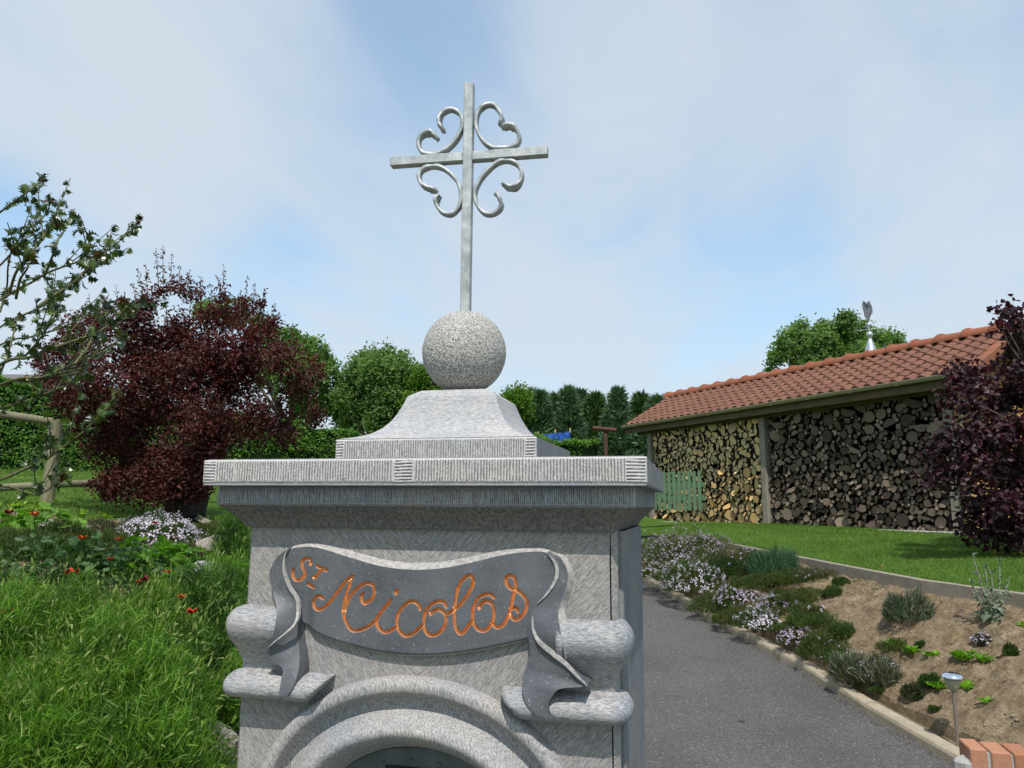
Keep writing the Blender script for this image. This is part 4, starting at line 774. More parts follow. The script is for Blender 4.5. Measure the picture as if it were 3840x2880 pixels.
for k,(a_,lt) in enumerate(((.15,'s'),(.15+pi/2,'e'),(.15+pi,'n'),(.15+3*pi/2,'w'))):
    e=np.array([cos(a_-.5),sin(a_-.5),0]); g=G(); tube(g,[(0,0,cz),e*.20+np.array([0,0,cz])],.006,6); ar=g.obj('compass_arm',M_zinc,parent=va)
    strokes={'n':[(-1,-1),(-1,1),(1,-1),(1,1)],'e':[(1,1),(-1,1),(-1,0),(.6,0),(-1,0),(-1,-1),(1,-1)],'s':[(1,1),(-1,1),(-1,0),(1,0),(1,-1),(-1,-1)],'w':[(-1,1),(-.5,-1),(0,.6),(.5,-1),(1,1)]}[lt]
    side=np.array(_r); g=G(); tube(g,[e*.235+side*x*.022+np.array([0,0,cz+y*.034]) for x,y in strokes],.006,5); g.obj('compass_letter',M_cop2,parent=va)
# rooster outline, thickness of sheet metal with a rounded body
rp=[(795,160),(765,215),(770,260),(778,330),(795,400),(800,460),(820,500),(860,545),(870,590),(890,590),(890,540),(885,500),(905,460),(915,430),(920,380),(935,400),(940,450),(948,400),(950,360),(962,380),(968,425),(975,360),(970,300),(955,240),(930,180),(903,155),(880,190),(870,240),(868,300),(865,345),(845,350),(830,330),(815,290),(800,240),(805,200)]
rp=np.array([( (x-880)/5.53*mpp,0,up_z(1100+y/5.53)) for x,y in rp]); n=len(rp)
side=_r; dep=np.array([-side[1],side[0],0]); bmr=bmesh.new()
cen=rp.mean(0)
for off_ in(-.010,.010):
    vs=[bmr.verts.new(Vector(side*p[0]+np.array([0,0,p[2]])+dep*off_)) for p in rp]
    f=bmr.faces.new(vs if off_>0 else vs[::-1])
bmr.verts.ensure_lookup_table()
for i in range(n): bmr.faces.new([bmr.verts[i],bmr.verts[(i+1)%n],bmr.verts[n+(i+1)%n],bmr.verts[n+i]])
bmesh.ops.triangulate(bmr,faces=[f for f in bmr.faces if len(f.verts)>4]); bmesh.ops.recalc_face_normals(bmr,faces=bmr.faces)
me=bpy.data.meshes.new('rooster'); bmr.to_mesh(me); me.materials.append(mmetal('dull_zinc_sheet',(.10,.11,.13),(.17,.18,.20),.55,.5)); o=bpy.data.objects.new('rooster',me); COL.objects.link(o); o.parent=va
# clothes post and hanging cloth
M_rust=mwood('dark_red_brown_pole',(.065,.033,.025),(.115,.06,.045))
cpd=17.5; cb=at(2272,1720,cpd); ct_=at(2272,1606,cpd); X_,D_c=toplan(cb); zb_=float(H(X_,D_c))
cp=empty('clothes_post',(cb[0],cb[1],zb_)); tag(cp,'dark brown T shaped clothes line post between the hedge and the shed','clothes post')
g=G(); tube(g,[(0,0,-.1),(0,0,ct_[2]-zb_-.03)],.052,10); g.obj('pole',M_rust,parent=cp,smooth=True)
a=at(2224,1605,cpd); b=at(2312,1613,cpd-.1); g=G(); tube(g,[a-np.array(cp.location),b-np.array(cp.location)],.05,10); g.obj('crossbar',M_rust,parent=cp,smooth=True)
M_cord=Mt('line_cord',(.03,.05,.05),.7).m
ln_=[at(2224,1605,cpd),at(2140,1618,17.7),at(2020,1628,18),at(1940,1625,18.3),at(1700,1612,19)]; g=G(); q=spline(ln_,30); tube(g,q-np.array(q[0]),.007,5); g.obj('clothes_line',M_cord,label='thin dark clothes line strung from the brown post behind the stone plinth',cat='clothes line',loc=q[0])
m=Mt('blue_towel_cloth',(.02,.07,.30),.9); mc=m.noise(m.co(),9,4); m.col(m.ramp(mc,[(.35,(.012,.05,.22)),(.65,(.03,.11,.42))])); m.bump(m.noise(m.co(),300,2),.003)
P=[]; ca,cb2=at(2012,1629,18.0),at(2140,1617,17.7)
for i in range(9):
    row=[]
    for j in range(17):
        t_=j/16; c=ca*(1-t_)+cb2*t_; dz=i/8*(.20+.08*t_); row.append(c+np.array([0,0,-dz-.02*sin(pi*t_)])+yax*.025*sin(t_*14+i*.3))
    P.append(row)
P=np.array(P); c0=P[0,8].copy(); g=G(); grid(g,P-c0,0); grid(g,P-c0+yax*.012,0,flip=True); g.obj('hanging_cloth',m.m,label='bright blue cloth pegged on the clothes line behind the pillar',cat='cloth',loc=c0,smooth=True)
M_peg=Mt('pine_peg',(.55,.38,.2),.8).m
for k,(px_,py_) in enumerate(((2018,1630),(2082,1622),(2138,1617))):
    p=at(px_,py_,18.0-.3*k/2); g=G(); box(g,(-.012,0,.02),(.014,.014,.11),bev=.002,rot=rotz(.2)); box(g,(.012,0,.02),(.014,.014,.11),bev=.002)
    g.obj('clothes_peg',M_peg,loc=p,label=['wooden peg at the left end of the blue cloth','wooden peg in the middle of the blue cloth','wooden peg at the right end of the blue cloth'][k],cat='clothes peg',group='pegs holding the blue cloth')
# post-and-rail fence of round logs, left
M_round=mwood('pale_round_fence_timber',(.17,.16,.10),(.27,.255,.17),(20,20,3))
f0=at(211,1575,7.4); fb=at(190,1890,7.4); fen=empty('rail_fence',(f0[0],f0[1],fb[2])); tag(fen,'round timber post and rail fence behind the holly branches','fence'); FL=np.array(fen.location)
def tb(name,a,b,r,mat=M_round,par=fen,n=14):
    g=G(); ts=np.linspace(0,1,8); tube(g,[(np.array(a)*(1-t)+np.array(b)*t)-np.array(par.location) for t in ts],[r*(1+.03*sin(9*t)) for t in ts],n); return g.obj(name,mat,parent=par,smooth=False)
top_=f0; bot_=np.array([f0[0],f0[1],fb[2]-.35]); tb('post',top_,bot_,.060)
tb('rail',at(195,1582,7.4)-np.array([0,0,.0]),at(-420,1490,6.6),.040); tb('rail',at(-420,1850,6.6),at(205,1818,7.45),.036); tb('rail',at(215,1815,7.45),at(900,1800,9.4),.036)
tb('post',at(-420,1480,6.6),at(-420,2000,6.6),.066)
# small edging board near the pot
g=G(); a,b=at(742,1945,6.9),at(850,1995,5.9); tube(g,[a,b],.035,4); o=g.obj('stone_border',M_conc,label='thin grey stone border strip running out from under the pot',cat='border')

# ---------------------------------------------------------------- vegetation helpers
def blades(g,base,dr,ln,wd,bend=.25,mat=0,up=None):
    base=np.asarray(base); n=len(base); dr=unit(dr); ln=np.broadcast_to(ln,(n,))[:,None]; wd=np.broadcast_to(wd,(n,))[:,None]
    side=unit(np.cross(dr,rdir(n))); nrm_=np.cross(side,dr); b=(rng.random((n,1))-.2)*bend
    drop=np.array([0,0,-1.])*np.abs(b)*ln*.6+nrm_*b*ln*.5
    m=base+dr*ln*.55+drop*.3; t=base+dr*ln+drop
    V=np.stack([base-side*wd*.35,base+side*wd*.35,m+side*wd*.5,m-side*wd*.5,t],1).reshape(-1,3); I=np.arange(n)[:,None]*5
    g.add(V,I+np.array([[0,1,2,3]]),I+np.array([[3,2,4]]),mat=mat); return t
def leaves(g,c,nr,ax,size,asp=.5,fold=.15,mat=0):
    n=len(c); nr=unit(nr); ax=unit(ax-nr*np.sum(ax*nr,1,keepdims=True)); sd=np.cross(nr,ax); s=np.broadcast_to(size,(n,))[:,None]
    V=np.stack([c-ax*s*.5,c+sd*s*asp*.5-ax*s*.05+nr*s*fold,c+ax*s*.5,c-sd*s*asp*.5-ax*s*.05+nr*s*fold],1).reshape(-1,3)
    g.add(V,np.arange(n)[:,None]*4+np.array([[0,1,2,3]]),mat=mat)
def blobpts(blobs,n,shell=.45,flat=1.):
    """n points spread over a list of (centre,radius), biased to the outside"""
    B=np.array([[*c,r] for c,r in blobs]); w=B[:,3]**2; k=rng.choice(len(B),n,p=w/w.sum()); d=rdir(n); d[:,2]*=flat
    r=B[k,3]*(shell+(1-shell)*rng.random(n)**.6)*(1+.12*rng.normal(size=n)); return B[k,:3]+d*r[:,None],d
def crown(name,blobs,n,size,mats,parent,asp=.55,clump=10,spread=.12,droop=.2,kind='stuff',nsub=300,shell=.5):
    """foliage in small sprays; the nearest leaves are single objects"""
    c,d=blobpts(blobs,max(1,n//clump),shell); c=np.repeat(c,clump,0)+rng.normal(size=(len(c)*clump,3))*spread; d=np.repeat(d,clump,0)
    nr=unit(d*.7+rdir(len(c))*.9+np.array([0,0,.55])); ax=unit(rdir(len(c))+d*.6+np.array([0,0,-droop])); sz=size*rng.uniform(.65,1.3,len(c))
    P0=np.array(parent.location) if parent is not None else np.zeros(3)
    g=G(); leaves(g,c-P0,nr,ax,sz,asp); o=g.obj(name,mats,parent=parent,kind=kind)
    return o,c
def limb(g,a,b,r0,r1,n=7,wig=.05,seg=8):
    a=np.array(a,float);b=np.array(b,float); t=np.linspace(0,1,seg)[:,None]; L=np.linalg.norm(b-a); w=np.cumsum(rng.normal(size=(seg,3)),0)*wig*L/seg; w-=t*w[-1:]
    P=a*(1-t)+b*t+w*np.sin(pi*t); P[:,2]+=(np.sin(pi*t)*L*.06)[:,0]; tube(g,P,np.linspace(r0,r1,seg),n); return P
M_bark=mwood('grey_brown_bark',(.075,.06,.045),(.15,.125,.095),(12,12,3)); M_wbark=Mt('dark_red_brown_bark',(.045,.032,.022),.85).m; M_twig=Mt('green_brown_twig',(.12,.10,.05),.8).m
GR_=lambda a,b,c:[(0,a),(.5,b),(1,c)]
L_tree=leafmat('fresh_green_leaf',GR_((.080,.145,.040),(.145,.24,.07),(.24,.345,.13)),.5)
L_tree2=leafmat('yellow_green_leaf',GR_((.06,.13,.012),(.11,.21,.022),(.17,.28,.04)),.45)
L_hedge=leafmat('hedge_leaf',GR_((.032,.09,.012),(.085,.20,.022),(.17,.33,.038)),.4,.45)
L_hedge2=leafmat('light_hedge_leaf',GR_((.05,.12,.010),(.09,.20,.018),(.16,.31,.04)),.4,.45)
L_con=leafmat('conifer_spray',GR_((.045,.088,.045),(.08,.15,.075),(.135,.22,.11)),.2,.7)
L_con2=leafmat('yellowish_conifer_spray',GR_((.03,.07,.02),(.055,.11,.03),(.10,.17,.05)),.2,.7)
L_purp=leafmat('wine_red_leaf',GR_((.034,.012,.011),(.085,.027,.024),(.16,.054,.044)),.35,.5,tcol=(1.5,.5,.5))
L_purp2=leafmat('dark_purple_leaf',GR_((.018,.009,.012),(.046,.018,.026),(.095,.04,.052)),.28,.5,spec=.3,tcol=(1.7,.5,.6))
L_holly=leafmat('holly_leaf',GR_((.014,.035,.008),(.035,.070,.012),(.09,.14,.02)),.22,.30,per='object',spec=.6)
L_hollyy=leafmat('young_bronze_holly_leaf',GR_((.07,.025,.012),(.08,.05,.014),(.09,.10,.02)),.3,.35,per='object',spec=.5,tcol=(1.6,1.,.6))
def joinleaf(g,me,C,sizes,dirs):
    V=np.array([v.co[:] for v in me.vertices]); F=np.array([list(p.vertices) for p in me.polygons])
    for c,s_,y in zip(C,sizes,dirs):
        y=unit(y); z=unit(rng.normal(size=3)*.7+[0,0,.6]); x=unit(np.cross(y,z)); z=np.cross(x,y); g.add(V@np.array([x,y,z])*s_+c,F)
def tree(name,label,blobs,n,size,mats,trunk,group=None,cat='tree',asp=.6,clump=16,spread=.35,bark=M_bark,r0=.22,**k):
    t=empty(name,trunk); tag(t,label,cat,group); T=np.array(trunk)
    g=G(); cen=np.mean([b[0] for b in blobs],0); fork=T*.62+cen*.38; P=limb(g,T*0-np.array([0,0,.2]),fork-T,r0,r0*.7,9,.03)
    blobs=[(np.array(c)+rdir(1)[0]*r*.72,r*rng.uniform(.30,.48)) for c,r in blobs for _ in range(8)]+[(np.array(c),r*.78) for c,r in blobs]; n=int(n*1.5)
    for c,r in blobs[:: max(1,len(blobs)//12)]: limb(g,fork-T,np.array(c)-T,r0*.45,r0*.08,6,.12)
    g.obj('trunk',bark,parent=t,smooth=True); crown('crown',blobs,n,size,mats,t,asp,clump,spread,**k); return t
def zb(lst,sc,ox,oy,d,dj=.5):   # picture blobs -> world blobs at distance d, with depth spread
    out_=[]
    for x,y,r in lst:
        rr=r/sc*d/FPX; out_.append((at(ox+x/sc,oy+y/sc,d+rng.uniform(-dj,dj)),rr))
    return out_
def gz(p): X,d=toplan(p); return float(H(X,d))
def base(px_,d): p=at(px_,1900,d); return (p[0],p[1],gz(p))
# --- far trees, conifers, hedge
tree('broadleaf_tree','tall light green tree rising right behind the wine red tree',zb([(1000,720,70),(1120,740,80),(1250,800,80),(1330,860,90),(1440,900,90),(1500,960,110),(1560,1040,80),(1490,1120,120),(1400,1050,120),(1300,1000,130),(1560,1180,60)],1.276,0,600,33,1.5),15000,.17,L_tree,base(1120,33),spread=.10)
tree('broadleaf_tree','round topped green tree between the wine red tree and the stone ball',zb([(420,200,80),(500,180,70),(570,175,60),(650,220,80),(380,290,90),(500,300,120),(640,320,120),(720,270,60),(330,400,90),(450,430,130),(600,470,150),(280,520,90),(400,560,120),(560,600,130),(250,620,60),(340,660,70),(240,470,45)],1.9235,1150,1250,32,1.5),19000,.16,L_tree,base(1420,32),spread=.18)
tree('broadleaf_tree','yellow green tree just left of the stone ball',zb([(790,280,60),(850,320,80),(800,400,110),(900,400,90),(850,520,120),(950,500,80),(760,520,90),(900,620,110)],1.9235,1150,1250,30,1.2),11000,.13,L_tree2,base(1600,30),spread=.15)
tree('broadleaf_tree','large green tree standing behind the red tiled shed roof',zb([(880,340,55),(930,250,60),(1000,210,60),(1010,320,100),(1140,190,50),(1120,300,110),(1200,220,80),(1260,150,50),(1260,260,100),(1340,200,60),(1420,260,70),(1500,240,50),(1540,260,35),(835,415,22),(1300,340,100),(1440,330,80),(1100,400,120)],1.4364,2300,1100,26,1.2),16000,.13,L_tree,base(3100,26),spread=.10,clump=14)
tree('broadleaf_tree','low yellow green tree at the left end of the dark conifer row',zb([(20,270,50),(80,240,50),(140,215,45),(60,330,80),(150,320,80),(120,430,100),(30,450,80)],2.765,1900,1400,25,.5),5000,.11,L_tree2,base(1930,25),spread=.14,r0=.1)
nth=['nearest to the shed','second from the shed','third from the shed','fourth from the shed','fifth from the shed','sixth from the shed','seventh from the shed','eighth from the shed','at its far left end']
CT=[(1560,250,110,26,0),(1390,215,110,27,1),(1150,165,90,26,0),(920,215,130,27,1),(760,185,90,28,0),(640,155,80,26,0),(510,225,110,27,1),(350,200,80,26,0),(250,185,80,27,0)]
for k,(x,y,w,d,yl) in enumerate(CT):
    tp=at(1900+x/2.765,1400+y/2.765,d); hw_=w/2.765*d/FPX; b=np.array((tp[0],tp[1],gz(tp))); Hh=tp[2]-b[2]
    t=empty('conifer',b); tag(t,'dark green conifer in the row behind the clothes line, '+nth[k],'conifer','conifers in a row beyond the garden')
    g=G(); tube(g,[(0,0,-.2),(0,0,Hh*.9)],[.12,.03],7); g.obj('trunk',M_bark,parent=t)
    n=7000; u_=rng.random(n)**.8; a=rng.uniform(0,2*pi,n); prof_r=hw_*1.6*np.clip((1-u_)*2.2,0,1)**.8*(1.3-.4*u_); clp=.75+.5*vnoise(a*2.2+k*9,u_*9,k)
    r=prof_r*clp*rng.uniform(.45,1.05,n)**.6; c=np.stack([r*np.cos(a),r*np.sin(a),u_*Hh*(.965+.03*rng.normal(size=n)*(u_<.9))],1); dr=np.stack([np.cos(a)*.6,np.sin(a)*.6,np.full(n,.75)],1)+rng.normal(size=(n,3))*.25
    g=G(); blades(g,c,dr+rdir(n)*.4,rng.uniform(.16,.46,n),rng.uniform(.03,.08,n),.6)
    for q in range(14):
        z0=Hh*(.90+.007*q); m_=26; ph=rng.uniform(0,2*pi,m_); blades(g,np.stack([np.zeros(m_),np.zeros(m_),np.full(m_,z0)],1),np.stack([np.cos(ph),np.sin(ph),np.full(m_,.9)],1),.24*(1-q/17)+.05,.045,.2)
    g.obj('foliage',L_con2 if yl and k%2 else L_con,parent=t,kind='stuff')
def hedge(name,label,A,B,h,th,n,size,mat,coremat,bulge=.12):
    A=np.array(A);B=np.array(B); t=empty(name,A); tag(t,label,'hedge'); L=np.linalg.norm((B-A)[:2]); e=unit((B-A)*[1,1,0]); nn=np.array([-e[1],e[0],0])
    za,zb_=A[2],B[2]; n1_=n//2
    s_=rng.random(n); q=rng.random(n); side=rng.random(n)<.40
    topm=~side; off=np.where(side,-th/2,(q-.5)*th); zz=np.where(side,q*h,h); fr=rng.random(n)<.05
    bl=(vnoise(s_*L*1.6,zz*1.6+off,3)-.5)*bulge*2+(vnoise(s_*L*6,zz*6,5)-.5)*bulge
    sgn=np.where(nn@(CAM-A)>0,-1.,1.)
    P=e*(s_*L)[:,None]+nn*((off-np.where(side,bl,0))*sgn)[:,None]; P[:,2]=(zb_-za)*s_+zz+np.where(side,0,bl)+rng.normal(size=n)*.02
    P+=rng.normal(size=P.shape)*.03
    nr=np.where(side[:,None],-nn*sgn*1.+np.array([0,0,.5]),np.array([0,0,1.])-nn*sgn*.4)+rdir(n)*.75
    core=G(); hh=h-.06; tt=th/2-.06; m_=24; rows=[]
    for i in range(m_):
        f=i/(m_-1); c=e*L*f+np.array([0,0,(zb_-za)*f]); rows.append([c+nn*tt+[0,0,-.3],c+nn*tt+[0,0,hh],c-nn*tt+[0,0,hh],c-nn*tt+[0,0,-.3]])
    grid(core,rows,0); core.add(rows[0],[[0,1,2,3]]); core.add(rows[-1],[[3,2,1,0]]); core.obj('inner_leaf_mass',coremat,parent=t)  # solid dark box standing in for the leaf mass inside
    g=G(); leaves(g,P,nr,rdir(n),size*rng.uniform(.7,1.3,n),.6); g.obj('foliage',mat,parent=t,kind='stuff'); return t
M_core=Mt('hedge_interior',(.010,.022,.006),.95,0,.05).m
q0=at(-160,1480,15.0); q1=at(1330,1592,20.0); z0_=gz(q0); z1_=gz(q1)
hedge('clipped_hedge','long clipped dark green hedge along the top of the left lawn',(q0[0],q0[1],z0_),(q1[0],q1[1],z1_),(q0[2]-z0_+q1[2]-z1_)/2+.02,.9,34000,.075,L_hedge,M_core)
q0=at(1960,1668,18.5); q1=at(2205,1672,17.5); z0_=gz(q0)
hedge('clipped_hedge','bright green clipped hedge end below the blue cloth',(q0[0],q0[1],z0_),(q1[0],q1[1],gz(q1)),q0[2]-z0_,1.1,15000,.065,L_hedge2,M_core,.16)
# brick house far left
hp=at(-20,1500,44); hx,hy=hp[0],hp[1]; hz_=gz(hp); hs=empty('brick_house',(hx,hy,hz_)); tag(hs,'brick house gable far beyond the hedge at the left edge','house')
mb=Mt('far_brickwork',rough=.9); br=mb.n('ShaderNodeTexBrick'); br.inputs['Scale'].default_value=4; br.inputs['Color1'].default_value=(.20,.13,.09,1); br.inputs['Color2'].default_value=(.26,.17,.12,1); br.inputs['Mortar'].default_value=(.3,.27,.23,1); mb.l(mb.co(),br.inputs[0]); mb.col(br.outputs[0])
zt=at(60,1425,44)[2]-hz_; zr=at(20,1374,44)[2]-hz_; e=_r; f_=np.array([-e[1],e[0],0])
x0_,x1_=-7.,1.75
g=G(); c=[e*x0_,e*x1_,e*x1_+f_*7,e*x0_+f_*7]; grid(g,[c,[p+[0,0,zt] for p in c]],0,closeu=True); g.add([c[1]+[0,0,zt],c[2]+[0,0,zt],(c[1]+c[2])/2+[0,0,zr]],[[0,1,2]]); g.obj('wall',mb.m,parent=hs)
g=G(); r0_=(c[0]+c[3])/2+[0,0,zr]-e*.2; r1_=(c[1]+c[2])/2+[0,0,zr]+e*.2
for a,b in((c[0],c[1]),(c[3],c[2])):
    m_=(c[0]+c[3])/2; oa=a+(a-m_)*.08-e*.2+[0,0,zt-.15]; ob=b+(a-m_)*.08+e*.2+[0,0,zt-.15]; grid(g,[[oa,ob],[r0_,r1_]],0); grid(g,[[oa+[0,0,.12],ob+[0,0,.12]],[r0_+[0,0,.12],r1_+[0,0,.12]]],0,flip=True)
g.obj('roof',Mt('grey_roof_slates',(.12,.115,.115),.8).m,parent=hs)
g=G(); box(g,e*.9-f_*.02+np.array([0,0,zt*.55]),(.9,.08,1.2),rot=np.array([e,f_,[0,0,1]]).T); g.obj('window',Mt('white_window_frame',(.7,.7,.7),.5).m,parent=hs)
# --- wine red tree in its tub
WB=[(380,830,110),(480,780,90),(640,790,120),(700,680,70),(780,620,45),(865,620,60),(950,640,45),(1065,640,30),(1050,760,120),(1150,720,60),(1220,720,60),(1290,800,60),(1200,900,150),(900,880,190),(620,930,170),(370,950,130),(240,930,70),(250,1050,80),(430,1090,160),(720,1080,200),(1080,1080,210),(1350,950,100),(1420,1080,120),(1510,1000,50),(1510,1230,60),(1300,1240,130),(960,1290,150),(650,1270,150),(470,1380,90),(600,1460,130),(820,1430,130),(500,1560,60),(660,1590,100),(830,1590,100),(940,1550,80),(1380,1330,70),(180,970,45)]
wd_=7.0; bw=zb(WB,1.276,0,600,wd_,.55); potb=at(694,1962,wd_); tb_=np.array((potb[0],potb[1],potb[2]))
wt=empty('wine_red_tree',tb_+np.array([0,0,.12])); tag(wt,'bushy wine red leaved tree growing from a dark tub at left','tree'); WT=np.array(wt.location)
g=G()
for k,(c,r) in enumerate(bw):
    if k%2==0: limb(g,(0,0,.1) if k%4 else (.05,.03,.1),c-WT,.011,.002,6,.25,10)
for k in range(5): limb(g,rng.normal(size=3)*.04+[0,0,.0],np.array([rng.uniform(-.5,.5),rng.uniform(-.3,.3),1.0]),.022,.010,7,.1)
g.obj('trunk',M_wbark,parent=wt,smooth=True)
g=G(); bw+=zb([(420,1250,110),(560,1330,110),(330,1150,80),(700,1450,100),(720,1000,150),(900,1100,200),(1000,950,150),(1150,1000,120),(800,850,120),(560,1180,120)],1.276,0,600,wd_,.3); bw+=zb([(900,1480,120),(1000,1400,110),(800,1560,110),(920,1560,100),(700,1540,100),(1060,1300,120),(1200,1250,110),(560,1560,80),(980,1500,90)],1.276,0,600,wd_-.35,.1); bw=[(c_,r*.90) for c_,r in bw]; NB=6200; c,d=blobpts(bw,NB,.12); c=np.repeat(c,9,0); d=np.repeat(d,9,0); stemdir=np.repeat(unit(rdir(NB)*.6+np.array([0,0,.5])),9,0); tt=np.tile(np.linspace(-.07,.09,9),NB)[:,None]
c=c+stemdir*tt+rng.normal(size=c.shape)*.022
leaves(g,c-WT,unit(rdir(len(c))+d*.4+[0,0,.6]),unit(stemdir*.6+rdir(len(c))),rng.uniform(.026,.052,len(c)),.52)
SH=[(780,455,600,0),(750,480,620,-10),(700,530,640,-5),(665,560,660,-25),(860,540,640,5),(905,560,660,12),(960,590,680,10),(1070,556,700,8),(1045,590,690,-14),(1150,650,740,0),(1215,640,760,18),(1265,650,760,25),(1330,760,850,25),(1400,820,900,10),(430,690,800,-10),(360,760,850,-30),(1500,960,1040,10),(820,500,640,3),(1010,620,700,-6),(560,640,760,-14),(1310,720,820,16),(300,800,900,-24),(500,690,800,-8),(1180,600,720,10),(1450,900,990,12),(210,880,960,-20),(640,620,720,-20)]
tw_=G()
for x,y0,y1,lean in SH:
    a=at((x-lean)/1.276,600+y1/1.276,wd_-.1); b=at(x/1.276,600+y0/1.276,wd_-.1); b=b+(b-a)*.35; L=np.linalg.norm(b-a); t=np.linspace(0,1,10)[:,None]; P=a+(b-a)*t; tube(tw_,P-WT,np.linspace(.005,.002,10),4)
    m_=int(L/.012); ts=rng.random(m_)**.85; cc=a+(b-a)*ts[:,None]; o_=unit(rdir(m_)+[0,0,.5]); s_=.040*(1.15-ts*.5); leaves(g,cc+o_*(s_*.7)[:,None]-WT,rdir(m_),o_,s_,.5)
g.obj('foliage',L_purp,parent=wt,kind='stuff'); tw_.obj('shoot_stems',M_twig,parent=wt,kind='stuff')
# nearest leaves as pieces of their own
def leafobj(name,mat,asp=.5,pts=8,curl=.15,spine=0):
    g=G(); t=np.linspace(0,1,pts); w=np.sin(pi*t**.85)**.8*asp*.5
    if spine: w=w*(1+spine*np.where(np.arange(pts)%2==0,.55,-.45)); w[0]=w[-1]=0
    mid=np.stack([np.zeros(pts),t-.5,-curl*(t-.5)**2*2],1); l=mid+np.stack([-w,np.where(np.arange(pts)%2==0,.02,0)*bool(spine),w*.45+(.05*np.where(np.arange(pts)%2==0,1,0) if spine else 0)],1); r=mid+np.stack([w,np.where(np.arange(pts)%2==0,.02,0)*bool(spine),w*.45+(.05*np.where(np.arange(pts)%2==0,1,0) if spine else 0)],1)
    grid(g,[l,mid,r],0); return g.mesh(name,mat)
def leafcopies(me_list,parent,C,sizes,dirs=None,name='leaf',nrmup=.6):
    P0=np.array(parent.location)
    for i,(c,s_) in enumerate(zip(C,sizes)):
        o=bpy.data.objects.new(name,me_list[i%len(me_list)]); COL.objects.link(o); o.parent=parent; o.location=Vector(c-P0); o.scale=(s_,s_,s_)
        y=Vector(dirs[i] if dirs is not None else unit(rng.normal(size=3))); z=Vector(unit(rng.normal(size=3)*.7+[0,0,nrmup])); x=y.cross(z).normalized(); z=x.cross(y)
        o.rotation_euler=Mx((x,y,z)).transposed().to_euler()
wl=leafobj('wine_leaf',leafmat('wine_red_leaf_single',GR_((.05,.010,.014),(.09,.018,.024),(.15,.035,.036)),.3,.5,per='object',tcol=(1.5,.5,.5)),.5)
c,d=blobpts([(c_-unit(c_-CAM)*r*.5,r*.75) for c_,r in bw],300,.6); leafcopies([wl],wt,c,rng.uniform(.045,.065,300))
pot=empty('plant_tub',tb_); tag(pot,'dark round wooden tub holding the wine red tree','plant tub')
g=G(); lathe(g,[(.0001,0),(.155,0),(.175,.10),(.195,.26),(.185,.265),(.175,.255),(.168,.20),(.0001,.20)],n=24); g.obj('barrel',Mt('dark_tub_wood',(.030,.026,.024),.8).m,parent=pot)
for z_ in(.06,.21):
    g=G(); r_=.168+.12*z_; lathe(g,[(r_,z_),(r_+.004,z_),(r_+.005,z_+.022),(r_,z_+.022)],n=24); g.obj('hoop',M_dark,parent=pot)
# --- dark purple tree at the right edge
PB=[(1060,75,18),(1030,125,35),(1110,105,40),(1150,120,40),(1110,190,80),(1030,190,35),(1160,280,90),(1120,380,80),(820,450,50),(770,540,70),(900,500,90),(1020,440,60),(1160,470,80),(740,640,50),(850,640,90),(1000,640,110),(1130,600,110),(650,870,45),(720,880,70),(620,960,40),(850,850,120),(1000,850,130),(1130,830,120),(700,1060,75),(620,1120,40),(850,1050,130),(1000,1050,130),(1150,1050,120),(900,1250,120),(1050,1280,140),(1150,1200,120),(960,1400,90),(1100,1420,110),(880,1410,70),(820,1340,50),(1150,1480,90),(1350,300,150),(1350,600,170),(1350,900,190),(1350,1200,190),(1550,500,160),(1560,900,200),(1500,1250,180)]
pd_=8.6; pb_=zb(PB,1.5797,3100,1100,pd_,.4); tb2=base(3990,8.75)
pt=empty('purple_tree',tb2); tag(pt,'dark purple round leaved tree hanging over the shed end at right','tree'); PT=np.array(pt.location)
g=G(); fork=np.array([0,0,1.1]); limb(g,(0,0,-.1),fork,.08,.06,9,.03)
for k,(c,r) in enumerate(pb_): limb(g,fork*(.5+.5*rng.random()),c-PT,.022,.005,6,.2,9)
g.obj('trunk',M_bark,parent=pt,smooth=True)
pb_=[(c_,r*.94) for c_,r in pb_]; crown('foliage',pb_,12500,.070,L_purp2,pt,asp=.85,clump=7,spread=.07,droop=.5,shell=.3)
pl_=leafobj('purple_leaf',leafmat('dark_purple_leaf_single',GR_((.02,.009,.014),(.05,.02,.032),(.10,.045,.060)),.28,.5,per='object',spec=.3,tcol=(1.7,.5,.6)),.85,7,.2)
c,d=blobpts([(c_-unit(c_-CAM)*r*.5,r*.8) for c_,r in pb_[:33]],300,.6); leafcopies([pl_],pt,c,rng.uniform(.075,.10,300))
